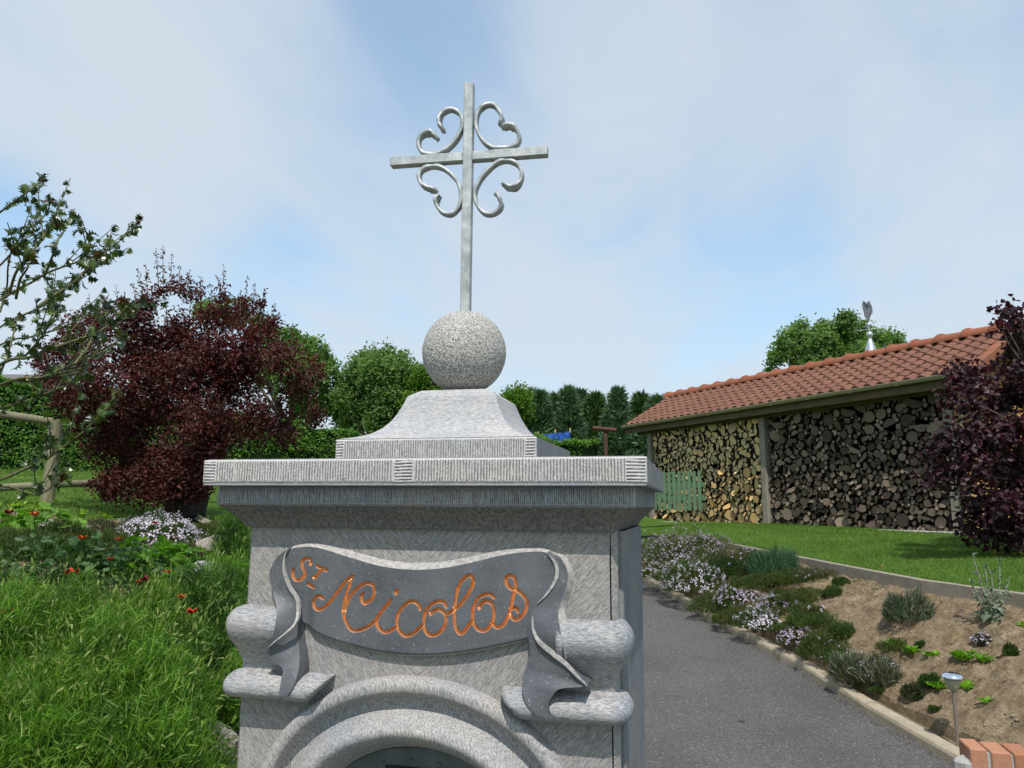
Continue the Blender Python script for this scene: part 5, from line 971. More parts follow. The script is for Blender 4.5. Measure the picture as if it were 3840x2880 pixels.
# --- holly
HB=[[(-260,1010),(-100,860),(0,796),(60,751),(110,715),(148,681)],[(-280,1250),(-100,1080),(0,995),(60,931),(90,901),(135,845),(178,793),(186,755)],[(36,1097),(60,1022),(105,962),(150,910),(181,871),(205,850)],[(165,1040),(196,962),(220,895),(245,860),(268,815)],[(-260,1290),(-60,1160),(48,1097),(120,1058),(181,1022),(271,989),(371,956),(422,925),(488,868),(520,826)],[(140,1150),(217,1097),(289,1049),(332,1010),(372,962)],[(-260,1420),(0,1227),(157,1149),(235,1086),(320,1020),(376,975)],[(-260,1470),(0,1294),(120,1262),(235,1227),(337,1180),(400,1160),(439,1149)],[(-260,1560),(0,1368),(110,1340),(196,1305),(376,1243),(450,1185),(486,1140)],[(-260,1560),(31,1431),(157,1415),(240,1380),(313,1345),(439,1282),(470,1255)],[(-260,1650),(0,1533),(110,1500),(235,1450),(320,1420)],[(-260,1900),(0,1799),(80,1765),(157,1729),(235,1680),(313,1619),(380,1550),(431,1486)],[(-260,1850),(0,1823),(118,1854),(165,1846),(235,1799)],[(0,1170),(25,1080),(30,1000),(45,935)],[(60,1120),(75,1050),(100,1010),(110,985)],[(-60,1500),(0,1400),(40,1290),(60,1210)],[(90,1340),(150,1270),(190,1200),(205,1120)],[(280,1365),(330,1300),(350,1250)]]
hd=3.0; hb0=at(-330,1950,3.1); hgz=gz(hb0); hol=empty('holly_tree',(hb0[0],hb0[1],hgz)); tag(hol,'holly with spiny leaves and bare green branches reaching in at left','holly tree'); HO=np.array(hol.location)
M_hst=Mt('holly_bark',rough=.6); _v=M_hst.co(); M_hst.col(M_hst.ramp(M_hst.noise(_v,25,4),[(.35,(.045,.042,.022)),(.6,(.11,.112,.038)),(.75,(.07,.055,.038))])).bump(M_hst.noise(_v,120,3),.002); M_hst=M_hst.m
g=G(); trk=[np.array([0,0,-.1]),np.array([.02,0,.4]),np.array([-.02,.03,.9]),np.array([0,0,1.4]),np.array([.0,.0,1.9])]; tube(g,spline(trk,20),np.linspace(.045,.015,20),8); g.obj('trunk',M_hst,parent=hol,smooth=True)
LP=[];LDr=[];LS=[]; YP=[];YD=[];YS=[]
spk=G()
for bi,b in enumerate(HB):
    dj=hd+.45*sin(bi*2.1); P=np.array([at(x,y,dj+ .12*sin(i*1.3+bi)) for i,(x,y) in enumerate(b)]); q=spline(P,44); L=np.linalg.norm(np.diff(q,axis=0),axis=1).sum()
    big=.0072 if bi in(4,8,9,11) else .0052
    if b[0][0]<=-200: q=np.vstack([spline([HO+np.array([0,0,max(.3,q[0][2]-HO[2]-.25)]),q[0]],5)[:-1],q])
    g=G(); tube(g,q-HO,np.linspace(big,.0028,len(q)),7); g.obj('branch',M_hst,parent=hol,smooth=True)
    t_=np.gradient(q,axis=0); t_=unit(t_); n=int(L/.030)
    for k in range(n):
        f=(k+rng.random())/n
        if f<.15 or (rng.random()<.45 and f<.88): continue
        i=int(f*(len(q)-1)); dd=unit(t_[i]*.5+rdir(1)[0]*1.0+[0,0,.25]); s_=rng.uniform(.036,.054)
        LP.append(q[i]+dd*s_*.55); LDr.append(dd); LS.append(s_)
    for k in range(5): dd=unit(t_[-1]*.8+rdir(1)[0]*.8); s_=rng.uniform(.036,.056); (YP if k<3 else LP).append(q[-1]+dd*s_*.5); (YD if k<3 else LDr).append(dd); (YS if k<3 else LS).append(s_)
    m_=int(L/.012); i=rng.integers(4,len(q)-1,m_); blades(spk,q[i]-HO,rdir(m_)+t_[i]*.4,rng.uniform(.006,.014,m_),.004,.1)
tg=G()
for bi,b in enumerate(HB):
    if bi in(0,3,13,14,15,17): continue
    dj=hd+.45*sin(bi*2.1); P=np.array([at(x,y,dj+.12*sin(i*1.3+bi)) for i,(x,y) in enumerate(b)]); q=spline(P,44); t_=unit(np.gradient(q,axis=0))
    for k in range(5):
        i=rng.integers(12,42); dd=unit(t_[i]*.9+rdir(1)[0]*.55+[0,0,.35]); L=rng.uniform(.10,.26); tube(tg,[q[i]-HO,q[i]-HO+dd*L*.5+[0,0,.005],q[i]-HO+dd*L+[0,0,.02]],[.0028,.0022,.0015],5)
        for j in range(5):
            f=.35+.65*j/4; d2=unit(dd*.4+rdir(1)[0]); s_=rng.uniform(.030,.046); LP.append(q[i]+dd*L*f+d2*s_*.5); LDr.append(d2); LS.append(s_)
tg.obj('twigs',M_hst,parent=hol,kind='stuff')
spk.obj('buds',M_hst,parent=hol,kind='stuff')
hl=[leafobj('holly_leaf',L_holly,.62,11,.5,1),leafobj('holly_leaf',L_holly,.5,11,-.6,1),leafobj('holly_leaf',L_holly,.55,9,.9,1)]; hy_=[leafobj('young_holly_leaf',L_hollyy,.5,9,.6,1)]
od=list(rng.permutation(len(LP))); LP=[LP[i] for i in od]; LS=[LS[i] for i in od]; LDr=[LDr[i] for i in od]; leafcopies(hl,hol,LP[:246],LS,LDr); g=G(); joinleaf(g,hl[0],np.array(LP[246:])-HO,LS[246:],LDr[246:]); g.obj('small_leaves',leafmat('holly_leaf_mass',GR_((.014,.035,.008),(.035,.070,.012),(.09,.14,.02)),.22,.30,spec=.6),parent=hol,kind='stuff'); leafcopies(hy_,hol,YP[:54],YS,YD); print('holly',len(LP),len(YP))

# ---------------------------------------------------------------- planting: right bed
F_lil=leafmat('lilac_thyme_flower',[(0,(.42,.30,.46)),(.5,(.60,.47,.62)),(1,(.78,.68,.78))],.35,.7,tcol=(1,1,1))
F_pale=leafmat('pale_pink_thyme_flower',[(0,(.55,.44,.56)),(.5,(.74,.65,.74)),(1,(.85,.80,.86))],.35,.7,tcol=(1,1,1))
T_green=leafmat('thyme_leaf',GR_((.028,.055,.012),(.060,.105,.022),(.11,.16,.04)),.3,.7)
T_dark=leafmat('dark_thyme_leaf',GR_((.014,.040,.008),(.030,.075,.014),(.055,.115,.024)),.3,.6)
T_olive=leafmat('olive_thyme_leaf',GR_((.045,.065,.016),(.085,.11,.028),(.14,.16,.05)),.3,.7)
T_brown=leafmat('dry_brown_stem',GR_((.06,.045,.028),(.12,.095,.06),(.20,.165,.11)),.15,.8,tcol=(1,1,1))
T_blue=leafmat('blue_green_blade',GR_((.035,.085,.04),(.06,.13,.065),(.10,.19,.11)),.25,.6)
T_grey=leafmat('grey_green_leaf',GR_((.14,.17,.12),(.23,.26,.19),(.36,.38,.30)),.25,.7,tcol=(1,1.1,.8))
T_lime=leafmat('lime_green_leaf',GR_((.10,.24,.010),(.17,.36,.018),(.26,.46,.035)),.4,.45)
T_lav=leafmat('lavender_leaf',GR_((.060,.145,.018),(.14,.28,.035),(.26,.42,.07)),.5,.55,ns=9,dk=.5)
T_lav2=leafmat('shaded_lavender_leaf',GR_((.03,.09,.014),(.07,.16,.026),(.13,.24,.05)),.4,.55,ns=9,dk=.42)  # darker copy of the lavender leaf, shade put into its colour
T_bud=leafmat('pale_lavender_bud',GR_((.15,.22,.05),(.24,.30,.08),(.34,.38,.13)),.3,.6)
T_mal=leafmat('mallow_leaf',GR_((.045,.13,.012),(.095,.22,.022),(.17,.33,.045)),.4,.5)
T_sil=leafmat('silvery_leaf',GR_((.035,.085,.03),(.065,.125,.05),(.12,.18,.085)),.3,.55)
F_red=Mt('scarlet_petal',(.50,.018,.012),.6).m; F_orange=Mt('orange_petal',(.62,.10,.02),.6).m; F_dark=Mt('dark_red_petal',(.20,.008,.018),.6).m
def dome(n,r,h,lo=.05):
    a=rng.uniform(0,2*pi,n); u_=rng.uniform(lo,1,n); el=np.arcsin(u_); return np.stack([np.cos(el)*np.cos(a)*r,np.cos(el)*np.sin(a)*r,np.sin(el)*h],1)
def mound(name,label,X,d,r,h,mats,n=2600,fl=None,nf=0,ln=(.02,.05),wd=.005,cat='plant',group=None,stem=M_twig,upness=.5,asym=.25,fsize=(.010,.018),ftop=.0,rug=.3,z0=None):
    b=onG(X,d) if z0 is None else pl(X,d,z0); t=empty(name,b); tag(t,label,cat,group); sd=rng.uniform(0,99)
    g=G(); m_=26; a=rng.uniform(0,2*pi,m_); e=rng.uniform(.3,.85,m_)
    for k in range(m_): tube(g,[(0,0,-.03),(cos(a[k])*r*e[k]*.4,sin(a[k])*r*e[k]*.4,h*.35),(cos(a[k])*r*e[k]*.8,sin(a[k])*r*e[k]*.8,h*.75*(1.1-e[k]*.5))],[.004,.003,.0015],4)
    g.obj('stems',stem,parent=t,kind='stuff')
    ms=mats if isinstance(mats,list) else [mats]; g=G()
    def shape(p): 
        q=1+rug*2*(vnoise(p[:,0]/r*2.2+sd,p[:,1]/r*2.2+sd*2,4)-.5)+rug*(vnoise(p[:,0]/r*6+sd,p[:,1]/r*6+sd,5)-.5); return p*q[:,None]
    for j,m in enumerate(ms):
        k=n//len(ms); p=shape(dome(k,r,h))*(rng.uniform(.35,1,k)**.35)[:,None]; dr=unit(p/np.array([r,r,h])**2*r+np.array([0,0,upness])+rng.normal(size=(k,3))*.35); L=rng.uniform(*ln,k)
        blades(g,p-dr*L[:,None]*.6,dr,L,wd,.4,mat=j)
    g.obj('foliage',ms,parent=t,kind='stuff')
    if nf:
        g=G(); cl=shape(dome(nf//5+1,r*1.02,h*1.04,.12+ftop)); p=np.repeat(cl,5,0)[:nf]+rng.normal(size=(nf,3))*.008; s_=rng.uniform(*fsize,nf)
        leaves(g,p,unit(p/np.array([r,r,h])+rng.normal(size=p.shape)*.6+[0,0,.4]),rdir(nf),s_,.95,.1); g.obj('flowers',fl,parent=t,kind='stuff')
    return t
def RB(x,y): return gp(2350+x/1.4846,1900+y/1.4846)
def placed(x,y,rpx): X,d=RB(x,y); return X,d,rpx/1.4846*d/FPX
TH='thyme mounds in the planting bed'
BED=[('flowering_thyme','big back thyme mound with mauve flowers below the picket gate',270,330,160,.95,[T_olive,T_green],F_lil,1500,TH),
('flowering_thyme','pale flowering thyme partly hidden by the pillar edge',120,330,110,.75,[T_green],F_pale,900,TH),
('flowering_thyme','low pale flowering thyme overhanging the kerb nearest the pillar',170,400,90,.6,[T_green,T_olive],F_pale,500,TH),
('flowering_thyme','broad pale pink thyme dome beside the kerb, the fullest in bloom',370,480,140,.8,[T_green],F_pale,1900,TH),
('thyme_mound','brownish thyme with sparse lilac flowers at the lawn edge',600,360,140,.75,[T_olive,T_brown,T_green],F_lil,260,TH),
('dark_thyme','dark green leafy mound without flowers behind the pale pink thyme',545,400,100,.9,[T_dark],None,0,TH),
('blue_green_tuft','blue green spiky tuft against the lawn',820,370,105,.9,[T_blue],None,0,None),
('thyme_mound','mid green flowerless mound below the blue green tuft',830,440,105,.5,[T_green,T_olive],None,0,TH),
('thyme_mound','yellowish green cushion in the middle of the bed',990,530,105,.5,[T_olive],None,0,TH),
('thyme_mound','small green cushion near the concrete edging',1150,500,45,.7,[T_green],None,0,TH),
('thyme_mound','small leafy tuft touching the concrete edging',1192,440,38,.9,[T_green],None,0,TH),
('thyme_mound','flat olive carpet along the concrete edging',1050,395,110,.32,[T_olive,T_brown],None,0,TH),
('flowering_thyme','lilac flowering thyme left of the bare soil, behind the kerb mounds',630,560,95,.7,[T_green],F_lil,850,TH),
('flowering_thyme','smaller lilac flowering thyme at the border of the bare soil',840,570,75,.7,[T_green],F_lil,560,TH),
('thyme_mound','olive green mound hanging over the second kerbstone',480,590,95,.7,[T_olive,T_green],None,0,TH),
('thyme_mound','bright olive grass like mound right at the kerb edge',590,650,80,.5,[T_olive],None,0,TH),
('flowering_thyme','bright pale flowering thyme in the middle of the kerb line',750,680,95,.75,[T_green],F_pale,950,TH),
('flowering_thyme','pinkish thyme at the kerb, right hand neighbour of the brightest one',940,760,75,.75,[T_green,T_brown],F_lil,560,TH),
('thyme_mound','olive thyme carpet behind the kerb flowers, left half',330,410,160,.45,[T_olive,T_green],F_lil,160,TH),
('thyme_mound','green carpet between the dark mound and the lawn',700,330,120,.5,[T_olive,T_green],F_lil,60,TH),
('thyme_mound','olive filler mound between the yellowish and dark cushions',700,450,110,.4,[T_green,T_olive],None,0,TH),
('flowering_thyme','mauve flowering strip along the lawn edge at the far end',440,260,110,.7,[T_olive],F_lil,700,TH),
('thyme_mound','olive tangle at the foot of the green thyme on the kerb',900,700,70,.5,[T_olive,T_green],None,0,TH),
('flowering_thyme','mauve thyme hump between the kerb and the big back mound',200,300,120,.8,[T_olive,T_green],F_lil,900,TH),
('thyme_mound','green weedy carpet right of the blue green tuft',930,420,100,.4,[T_green,T_olive],None,0,TH),
('thyme_mound','olive carpet patch above the fullest pink dome',470,340,110,.7,[T_green,T_olive],F_lil,200,TH),
('thyme_mound','soft green fringe between lilac flowers and the yellowish cushion',890,520,80,.5,[T_green],F_lil,60,TH),
('thyme_mound','creeping green thyme spreading between flowers and bare soil',1020,640,90,.35,[T_green],None,0,TH),
('thyme_mound','tall green thyme right of the last pink flowers on the kerb',1090,840,100,.9,[T_green,T_olive],F_lil,30,TH),
('thyme_mound','narrow green thyme standing on the bare soil side',1200,730,55,.9,[T_green],None,0,TH),
('dry_lavender','half dry grey brown lavender bush by the kerb',1240,960,120,1.05,[T_brown,T_green,T_grey],None,0,None),
('dry_lavender','wide sparse lavender with brown twigs next to the primroses',1420,980,125,.9,[T_brown,T_olive,T_grey],F_lil,40,None),
('grey_lavender_ball','round grey lavender ball alone on the bare soil',1560,640,135,1.15,[T_grey,T_sil,T_brown],None,0,None),
('weed_tuft','thin dark weedy tuft between lavender and solar lamp',1600,1060,60,1.2,[T_dark,T_brown],None,0,None),
('weed_tuft','fine leaved weed behind the solar lamp, left',1690,1010,60,1.0,[T_dark,T_green],None,0,None),
('weed_tuft','little green weed close to the kerb below the dry lavender',1400,1050,40,.6,[T_green],None,0,None),
('weed_tuft','small green sprig on the bare soil above the primroses',1640,795,24,1.2,[T_green],None,0,None),
('weed_tuft','upright green weed near the right picture edge',2140,845,38,1.5,[T_green],None,0,None),
('weed_tuft','soft green tuft just behind the solar lamp stake',1720,1140,30,1.0,[T_green],None,0,None),
('small_thyme','small thyme with few lilac flowers above the bright primrose',1985,780,48,.9,[T_green,T_brown],F_lil,120,None)]
for nm,lb,x,y,r,hf,ms,fl,nf,gr in BED:
    X,d,rr=placed(x,y,r); rr*=1.0 if nm in('grey_lavender_ball','dry_lavender','weed_tuft','small_thyme') else 1.33; hf=hf/1.12; big=nm in('grey_lavender_ball','dry_lavender'); sp=nm=='blue_green_tuft'
    mound(nm,lb,X,d,rr,rr*hf*1.1,ms,n=int(1500+9000*rr) if not sp else 2600,fl=fl,nf=int(nf*1.5),ln=(.09,.20) if sp else ((.05,.11) if big else (.018,.045)),wd=.006 if not sp else .007,upness=1.6 if sp else (.9 if big else .5),group=gr,stem=T_brown if big else M_twig,fsize=(.010,.019))
ORD='first second third fourth fifth sixth seventh eighth ninth tenth eleventh twelfth thirteenth fourteenth fifteenth sixteenth seventeenth eighteenth nineteenth twentieth twenty-first twenty-second'.split()
for i in range(22):
    d=6.5+5.8*(i+.4*rng.random())/22; f_=rng.random()*(.28 if d<8 else .95); X=float(KX(d))+.12+f_*1.35; rr=rng.uniform(.14,.26)
    mound('low_thyme',['olive','green','mixed green'][i%3]+' low thyme on the '+('kerb side' if f_<.33 else 'bed middle' if f_<.66 else 'lawn side')+', '+ORD[i]+' from the solar lamp',X,d,rr,rr*.5,[[T_olive],[T_green],[T_green,T_olive]][i%3],n=int(900+6500*rr),fl=F_lil,nf=(60 if i%2 else 0),ln=(.016,.04),wd=.005,group='low thyme between the flowering mounds',rug=.45)
def rosette(label,X,d,r,n,mat=T_lime,name='primrose',cat='plant',group=None):
    b=onG(X,d,.0); t=empty(name,b); tag(t,label,cat,group); me=leafobj('rosette_leaf',mat,.48,7,.35)
    a=np.arange(n)*2.4+rng.uniform(0,6); el=rng.uniform(.25,.9,n); D3=np.stack([np.cos(a)*np.cos(el),np.sin(a)*np.cos(el),np.sin(el)],1); s_=r*rng.uniform(.75,1.1,n)
    C=b+D3*(s_*.55)[:,None]+np.stack([np.cos(a*7)*r*.25,np.sin(a*5)*r*.25,0*a+.01],1); leafcopies([me],t,C,s_,D3,nrmup=2.2); return t
T_limeo=leafmat('primrose_leaf',GR_((.10,.24,.010),(.17,.36,.018),(.26,.46,.035)),.4,.45,per='object')
for lb,x,y,r,n in(('first primrose beside the wide sparse lavender',1500,800,50,11),('leafy primrose right of the wide sparse lavender',1580,830,48,14),('pale primrose between the lavender and the large primrose',1700,850,42,12),('large bright primrose behind the solar lamp',1880,865,62,20),('right half companion of the large bright primrose',1985,870,50,16),('lime green primrose left of the solar lamp head',1735,1040,52,14),('lime green primrose right of the solar lamp stake',1895,1045,50,14),('small primrose in the mossy soil right of the lamp',2000,1110,42,9),('little primrose at the right picture edge',2200,690,28,8),('small lime leaved seedling on the kerb by the pillar',172,395,26,6)):
    X,d,rr=placed(x,y,r); rosette(lb,X,d,rr*1.15,n,T_limeo,group='primroses in the planting bed')
# woolly grey lamb's ear with drooping leaves
X,d=RB(2040,640); b=onG(X,d); le=empty('lambs_ear',b); tag(le,'tall silver grey woolly plant with drooping leaves by the edging','plant')
T_ear=leafmat('woolly_grey_leaf',GR_((.13,.17,.11),(.20,.24,.165),(.30,.34,.25)),.2,.9,per='object',spec=.05,tcol=(1,1,.9)); em=leafobj('woolly_leaf',T_ear,.34,7,1.0); LC=[];LD=[];LZ=[]
for k,(ox,hh) in enumerate(((-.10,.50),(-.03,.42),(.04,.36),(.12,.46),(.16,.30),(-.14,.30))):
    e=np.array(_r)*ox; g=G(); P=spline([(0,0,0),e*.6+[0,0,hh*.5],e+[rng.normal()*.02,0,hh]],9); tube(g,P,[.006]*8+[.004],6); g.obj('stalk',Mt('woolly_stalk',(.19,.22,.15),.95).m,parent=le)
    for j in range(18):
        p=P[min(8,1+j*7//18)]; a=rng.uniform(0,6.3); dd=unit([cos(a),sin(a),-.9+rng.normal()*.3]); s_=rng.uniform(.07,.13)*(1-j*.04); LC.append(b+p+dd*s_*.5);LD.append(dd);LZ.append(s_)
    for j in range(4): dd=unit([rng.normal()*.6,rng.normal()*.6,.6]); LC.append(b+P[-1]+dd*.02);LD.append(dd);LZ.append(.045)
for j in range(12): a=rng.uniform(0,6.3); dd=unit([cos(a),sin(a),.15]); LC.append(b+dd*.09+[0,0,.03]);LD.append(dd);LZ.append(rng.uniform(.10,.15))
leafcopies([em],le,LC,LZ,LD)
# dead golden plant
X,d=RB(1368,415); b=onG(X,d); dg=empty('dead_plant',b); tag(dg,'withered golden sprig leaning against the concrete edging','plant'); g=G(); dr_=unit(np.array(_r)*.45+[0,0,.55]); tube(g,[(0,0,-.01),dr_*.11,dr_*.20],[.004,.003,.002],5); g.obj('stalk',T_brown,parent=dg)
m_=60; ts=rng.random(m_)*.2; g=G(); leaves(g,dr_*ts[:,None]+rdir(m_)*.016,rdir(m_),rdir(m_),rng.uniform(.016,.028,m_),.6); g.obj('foliage',leafmat('golden_dry_leaf',GR_((.45,.26,.06),(.62,.42,.14),(.75,.58,.28)),.3,per='island',tcol=(1,1,1)),parent=dg,kind='stuff')
# solar lamp
sp_=at(3588,2744,5.25); lz=gz(sp_)-.02; lp=empty('solar_lamp',(sp_[0],sp_[1],lz)); tag(lp,'steel solar garden lamp on a stake beside the kerb','garden lamp'); kk=5.25/FPX*1.13; hz0=at(3588,2590,5.25)[2]-lz; hr=.0415*1.28
g=G(); tube(g,[(0,0,-.05),(0,0,hz0+.005)],.0115,10); g.obj('stake',Mt('brushed_stake',(.30,.25,.21),.45,.6).m,parent=lp,smooth=True)
g=G(); lathe(g,[(.0001,hz0-.004),(.016,hz0-.002),(.030,hz0+.012),(.046,hz0+.045),(.055,hz0+.082),(.0001,hz0+.082)],n=24); g.obj('lamp_shade',Mt('frosted_plastic',(.33,.34,.24),.35).m,parent=lp,smooth=True)
g=G(); lathe(g,[(.058,hz0+.080),(.071,hz0+.083),(.072,hz0+.089),(.062,hz0+.102),(.046,hz0+.112),(.034,hz0+.115)],n=28); g.obj('cap',Mt('polished_chrome',(.82,.83,.85),.08,1).m,parent=lp,smooth=True)
g=G(); lathe(g,[(.0345,hz0+.1145),(.0001,hz0+.1165)],n=20); g.obj('solar_panel',Mt('dark_solar_cell',(.012,.014,.03),.15,.3,.6).m,parent=lp)
# little stones and clods on the soil
M_stone=mconc('pale_garden_stone',(.20,.17,.13),(.42,.38,.32)); M_rock=Mt('lichen_rock',rough=.92); _v=M_rock.co(); _a=M_rock.noise(_v,7,7,.7); M_rock.col(M_rock.mix(M_rock.ramp(M_rock.noise(_v,3,3),[(.45,0),(.6,.8)]),M_rock.ramp(_a,[(.3,(.13,.105,.085)),(.6,(.29,.26,.225)),(.8,(.38,.35,.31))]),M_rock.ramp(_a,[(.3,(.20,.12,.06)),(.7,(.36,.25,.15))]))).bump(_a,.02).bump(M_rock.noise(_v,60,4,.7),.004); M_rock=M_rock.m
def rockmesh(g,c,r,sc=(1,1,.7),seed=0,n=2):
    bm=bmesh.new(); bmesh.ops.create_icosphere(bm,subdivisions=n,radius=1); V=np.array([v.co[:] for v in bm.verts]); F=np.array([[v.index for v in f.verts] for f in bm.faces]); bm.free()
    k=1+.35*(vnoise(V[:,0]*1.7+seed,V[:,1]*1.7+V[:,2]*1.3+seed,seed)-.5)*2+.12*(vnoise(V[:,0]*5+seed,V[:,2]*5+V[:,1]*4,seed+1)-.5)*2; V=V*k[:,None]; V=np.sign(V)*np.abs(V)**.85
    g.add(V*np.array(sc)*r+np.array(c),F)
g=G(); 
for i in range(900):
    d=rng.uniform(4.4,12)**1.0; X=rng.uniform(float(KX(d))+.1,float(min(EX(d),KX(d)+1.9))-.08); r=rng.uniform(.003,.008)*(2. if rng.random()<.05 else 1); p=onG(X,d,.012); rockmesh(g,p,r,(rng.uniform(.8,1.4),rng.uniform(.8,1.4),.7),int(i%17),1)
g.obj('gravel',M_stone,kind='stuff',label='small pale stones scattered over the bare soil of the bed',cat='gravel')
g=G(); nb=5200; d=rng.uniform(4.4,12.5,nb); X=KX(d)+rng.random(nb)*(np.minimum(EX(d),KX(d)+2.0)-KX(d)); pn=vnoise(X*2.2,d*2.2,5); k=pn>.60; X,d=X[k],d[k]; P=np.stack([CAM[0]+X*cos(YAW)-d*sin(YAW),CAM[1]+X*sin(YAW)+d*cos(YAW),H(X,d)+.012],-1)
P=np.repeat(P,4,0)+rng.normal(size=(len(P)*4,3))*[.02,.02,.003]; blades(g,P,rdir(len(P))*.6+[0,0,.7],rng.uniform(.012,.035,len(P)),.004,.5); g.obj('ground_cover',T_olive,kind='stuff',label='olive green moss and tiny weeds over the soil of the bed',cat='ground cover')
X,d=.87*5.2-1.6,5.6
p=at(2780,2720,5.); X,d=gp(2780,2722); d_=d; g=G(); leaves(g,np.array([[0,0,.006],[.02,.01,.008],[-.015,.012,.007]]),np.array([[.1,.2,1],[.3,-.1,1],[-.2,.1,1.]]),rdir(3),np.array([.04,.03,.03]),.6); p=pl(X,d,float(KZ(max(d,4)))-.066); g.obj('fallen_leaves',Mt('dead_leaf',(.07,.02,.015),.8).m,label='few dark dead leaves lying on the asphalt drive',cat='leaves',loc=p,kind='stuff')
# soil and litter along the kerb
g=G(); n=1400; d=rng.uniform(4.6,12,n); X=KX(d)-.07-np.abs(rng.normal(size=n))*.05; P=np.stack([CAM[0]+X*cos(YAW)-d*sin(YAW),CAM[1]+X*sin(YAW)+d*cos(YAW),KZ(d)-.064],-1); leaves(g,P,rdir(n)*.4+[0,0,1],rdir(n),rng.uniform(.006,.016,n),.7); g.obj('litter',T_brown,kind='stuff',label='crumbs of soil and dry litter in the gutter line of the kerb',cat='litter')
# grass blades on both lawns
L_gr=leafmat('mown_grass_blade',GR_((.065,.125,.012),(.125,.21,.024),(.20,.30,.05)),.4,.6)
g=G(); nb=70000; d=rng.uniform(5,15,nb); x0=np.where(d>11.6,3.25-(d-11.6)*.30,EX(d)); X=x0+.04+rng.random(nb)**1.2*5.2; k=(d<SA[1]+(X-SA[0])*(sdv[1]/sdv[0])-.3)|(X<3); X,d=X[k],d[k]
zz=H(X,d)+.012; zz=np.where(X-EX(d)<.25,np.maximum(zz,np.interp(d,[k_[1] for k_ in EDGE],[k_[2] for k_ in EDGE])-.012),zz)+fbm(X*1.2,d*1.2,3,4)*.03
P=np.stack([CAM[0]+X*cos(YAW)-d*sin(YAW),CAM[1]+X*sin(YAW)+d*cos(YAW),zz-.005],-1); blades(g,P,rdir(len(P))*.5+[0,0,1],rng.uniform(.02,.045,len(P)),.006,.6); g.obj('grass',L_gr,kind='stuff',label='short mown grass of the lawn in front of the log shed',cat='grass')
g=G(); nb=30000; d=rng.uniform(6.6,15,nb); X=-.72*d+rng.random(nb)*.75*d*.8; P=np.stack([CAM[0]+X*cos(YAW)-d*sin(YAW),CAM[1]+X*sin(YAW)+d*cos(YAW),H(X,d)+.012+fbm(X,d,3,9)*.04-.005],-1); blades(g,P,rdir(nb)*.5+[0,0,1],rng.uniform(.025,.05,nb),.007,.6); g.obj('grass',L_gr,kind='stuff',label='short grass of the upper lawn behind the rail fence',cat='grass')
# ---------------------------------------------------------------- planting: rock garden on the left
def lavender(label,X,d,r,h,n,mat=T_lav,ns=60,lean=(0,0),zoff=0,group='lavender bushes in the rock garden'):
    b=onG(X,d,zoff); t=empty('lavender_bush',b); tag(t,label,'lavender',group)
    g=G(); m_=n; a=rng.uniform(0,2*pi,m_); rr=r*np.sqrt(rng.random(m_)); ox,oy=rr*np.cos(a),rr*np.sin(a); top=h*(1.06-.72*(rr/r)**2)*(1+.45*(vnoise(ox*8+X*9,oy*8+d*5,2)-.5)*2)
    dr=unit(np.stack([ox/r*.75+lean[0],oy/r*.75+lean[1],np.full(m_,1.)],1)+rng.normal(size=(m_,3))*.36)
    f=rng.uniform(.30,1,m_)**.6; L=rng.uniform(.036,.080,m_); sh_=rng.random(m_)<.4; dr=np.where(sh_[:,None],unit(dr*.5+rdir(m_)),dr); L=np.where(sh_,L*.5,L); p=np.stack([ox,oy,top*f],1)-dr*L[:,None]*.9; blades(g,p,dr,L,rng.uniform(.0022,.0044,m_),.35)
    g.obj('foliage',mat,parent=t,kind='stuff')
    g=G(); m2=n//14; k=rng.integers(0,m_,m2); q0=np.stack([ox[k]*.35,oy[k]*.35,0*ox[k]],1); q1=np.stack([ox[k],oy[k],top[k]*.9],1); blades(g,q0,q1-q0,np.linalg.norm(q1-q0,axis=1),.004,.1); g.obj('stems',T_lav2,parent=t,kind='stuff')
    g=G(); k=rng.integers(0,m_,ns); q0=np.stack([ox[k],oy[k],top[k]*.8],1); dd=unit(dr[k]+rng.normal(size=(ns,3))*.12); LL=rng.uniform(.08,.17,ns); tip=q0+dd*LL[:,None]; blades(g,q0,dd,LL,.0022,.0); g2=G()
    for j in range(3): blades(g2,tip+dd*.006*(j-1)-dd*.01,dd+rdir(ns)*.22,.017,.0052,.1)
    g.obj('flower_stalks',mat,parent=t,kind='stuff'); g2.obj('buds',T_bud,parent=t,kind='stuff'); return t
LAV=[(60,3150,.36,.34,6500,T_lav,90,'lavender bush under the lower left corner, nearest of all'),(480,3120,.34,.32,6500,T_lav,90,'lavender bush cut by the bottom edge, second from the corner'),(120,2860,.40,.34,11500,T_lav,230,'big lavender bush filling the lower left corner'),(430,2800,.36,.32,11000,T_lav,230,'large lavender bush in the middle of the lower left'),(700,2640,.20,.25,3800,T_lav2,40,'smaller shaded lavender next to the stone by the pillar foot'),(-60,2620,.36,.30,8000,T_lav,90,'lavender bush cut by the left picture edge'),(280,2560,.34,.28,9500,T_lav,200,'lavender bush behind the two biggest ones'),(560,2540,.30,.25,8500,T_lav,160,'lavender bush below the light green mallow leaves'),(760,2440,.24,.30,5000,T_lav2,60,'dark lavender beside the carved pillar bracket'),(850,2300,.20,.28,3800,T_lav,40,'lavender clump rising beside the pillar edge'),(840,2560,.20,.26,3200,T_lav2,20,'low lavender clump hugging the pillar under the bracket'),(60,2450,.30,.22,4500,T_lav,80,'lavender clump between corner bush and silvery leaves'),(880,2760,.12,.22,1800,T_lav,10,'narrow lavender tuft between the brown rock and the pillar')]
for x,y,r,h,n,m,ns,lb in LAV: X,d=gp(x,y); lavender(lb,X,d,r*.86,h*1.08,n,m,int(ns*1.1),lean=(.10,.0))
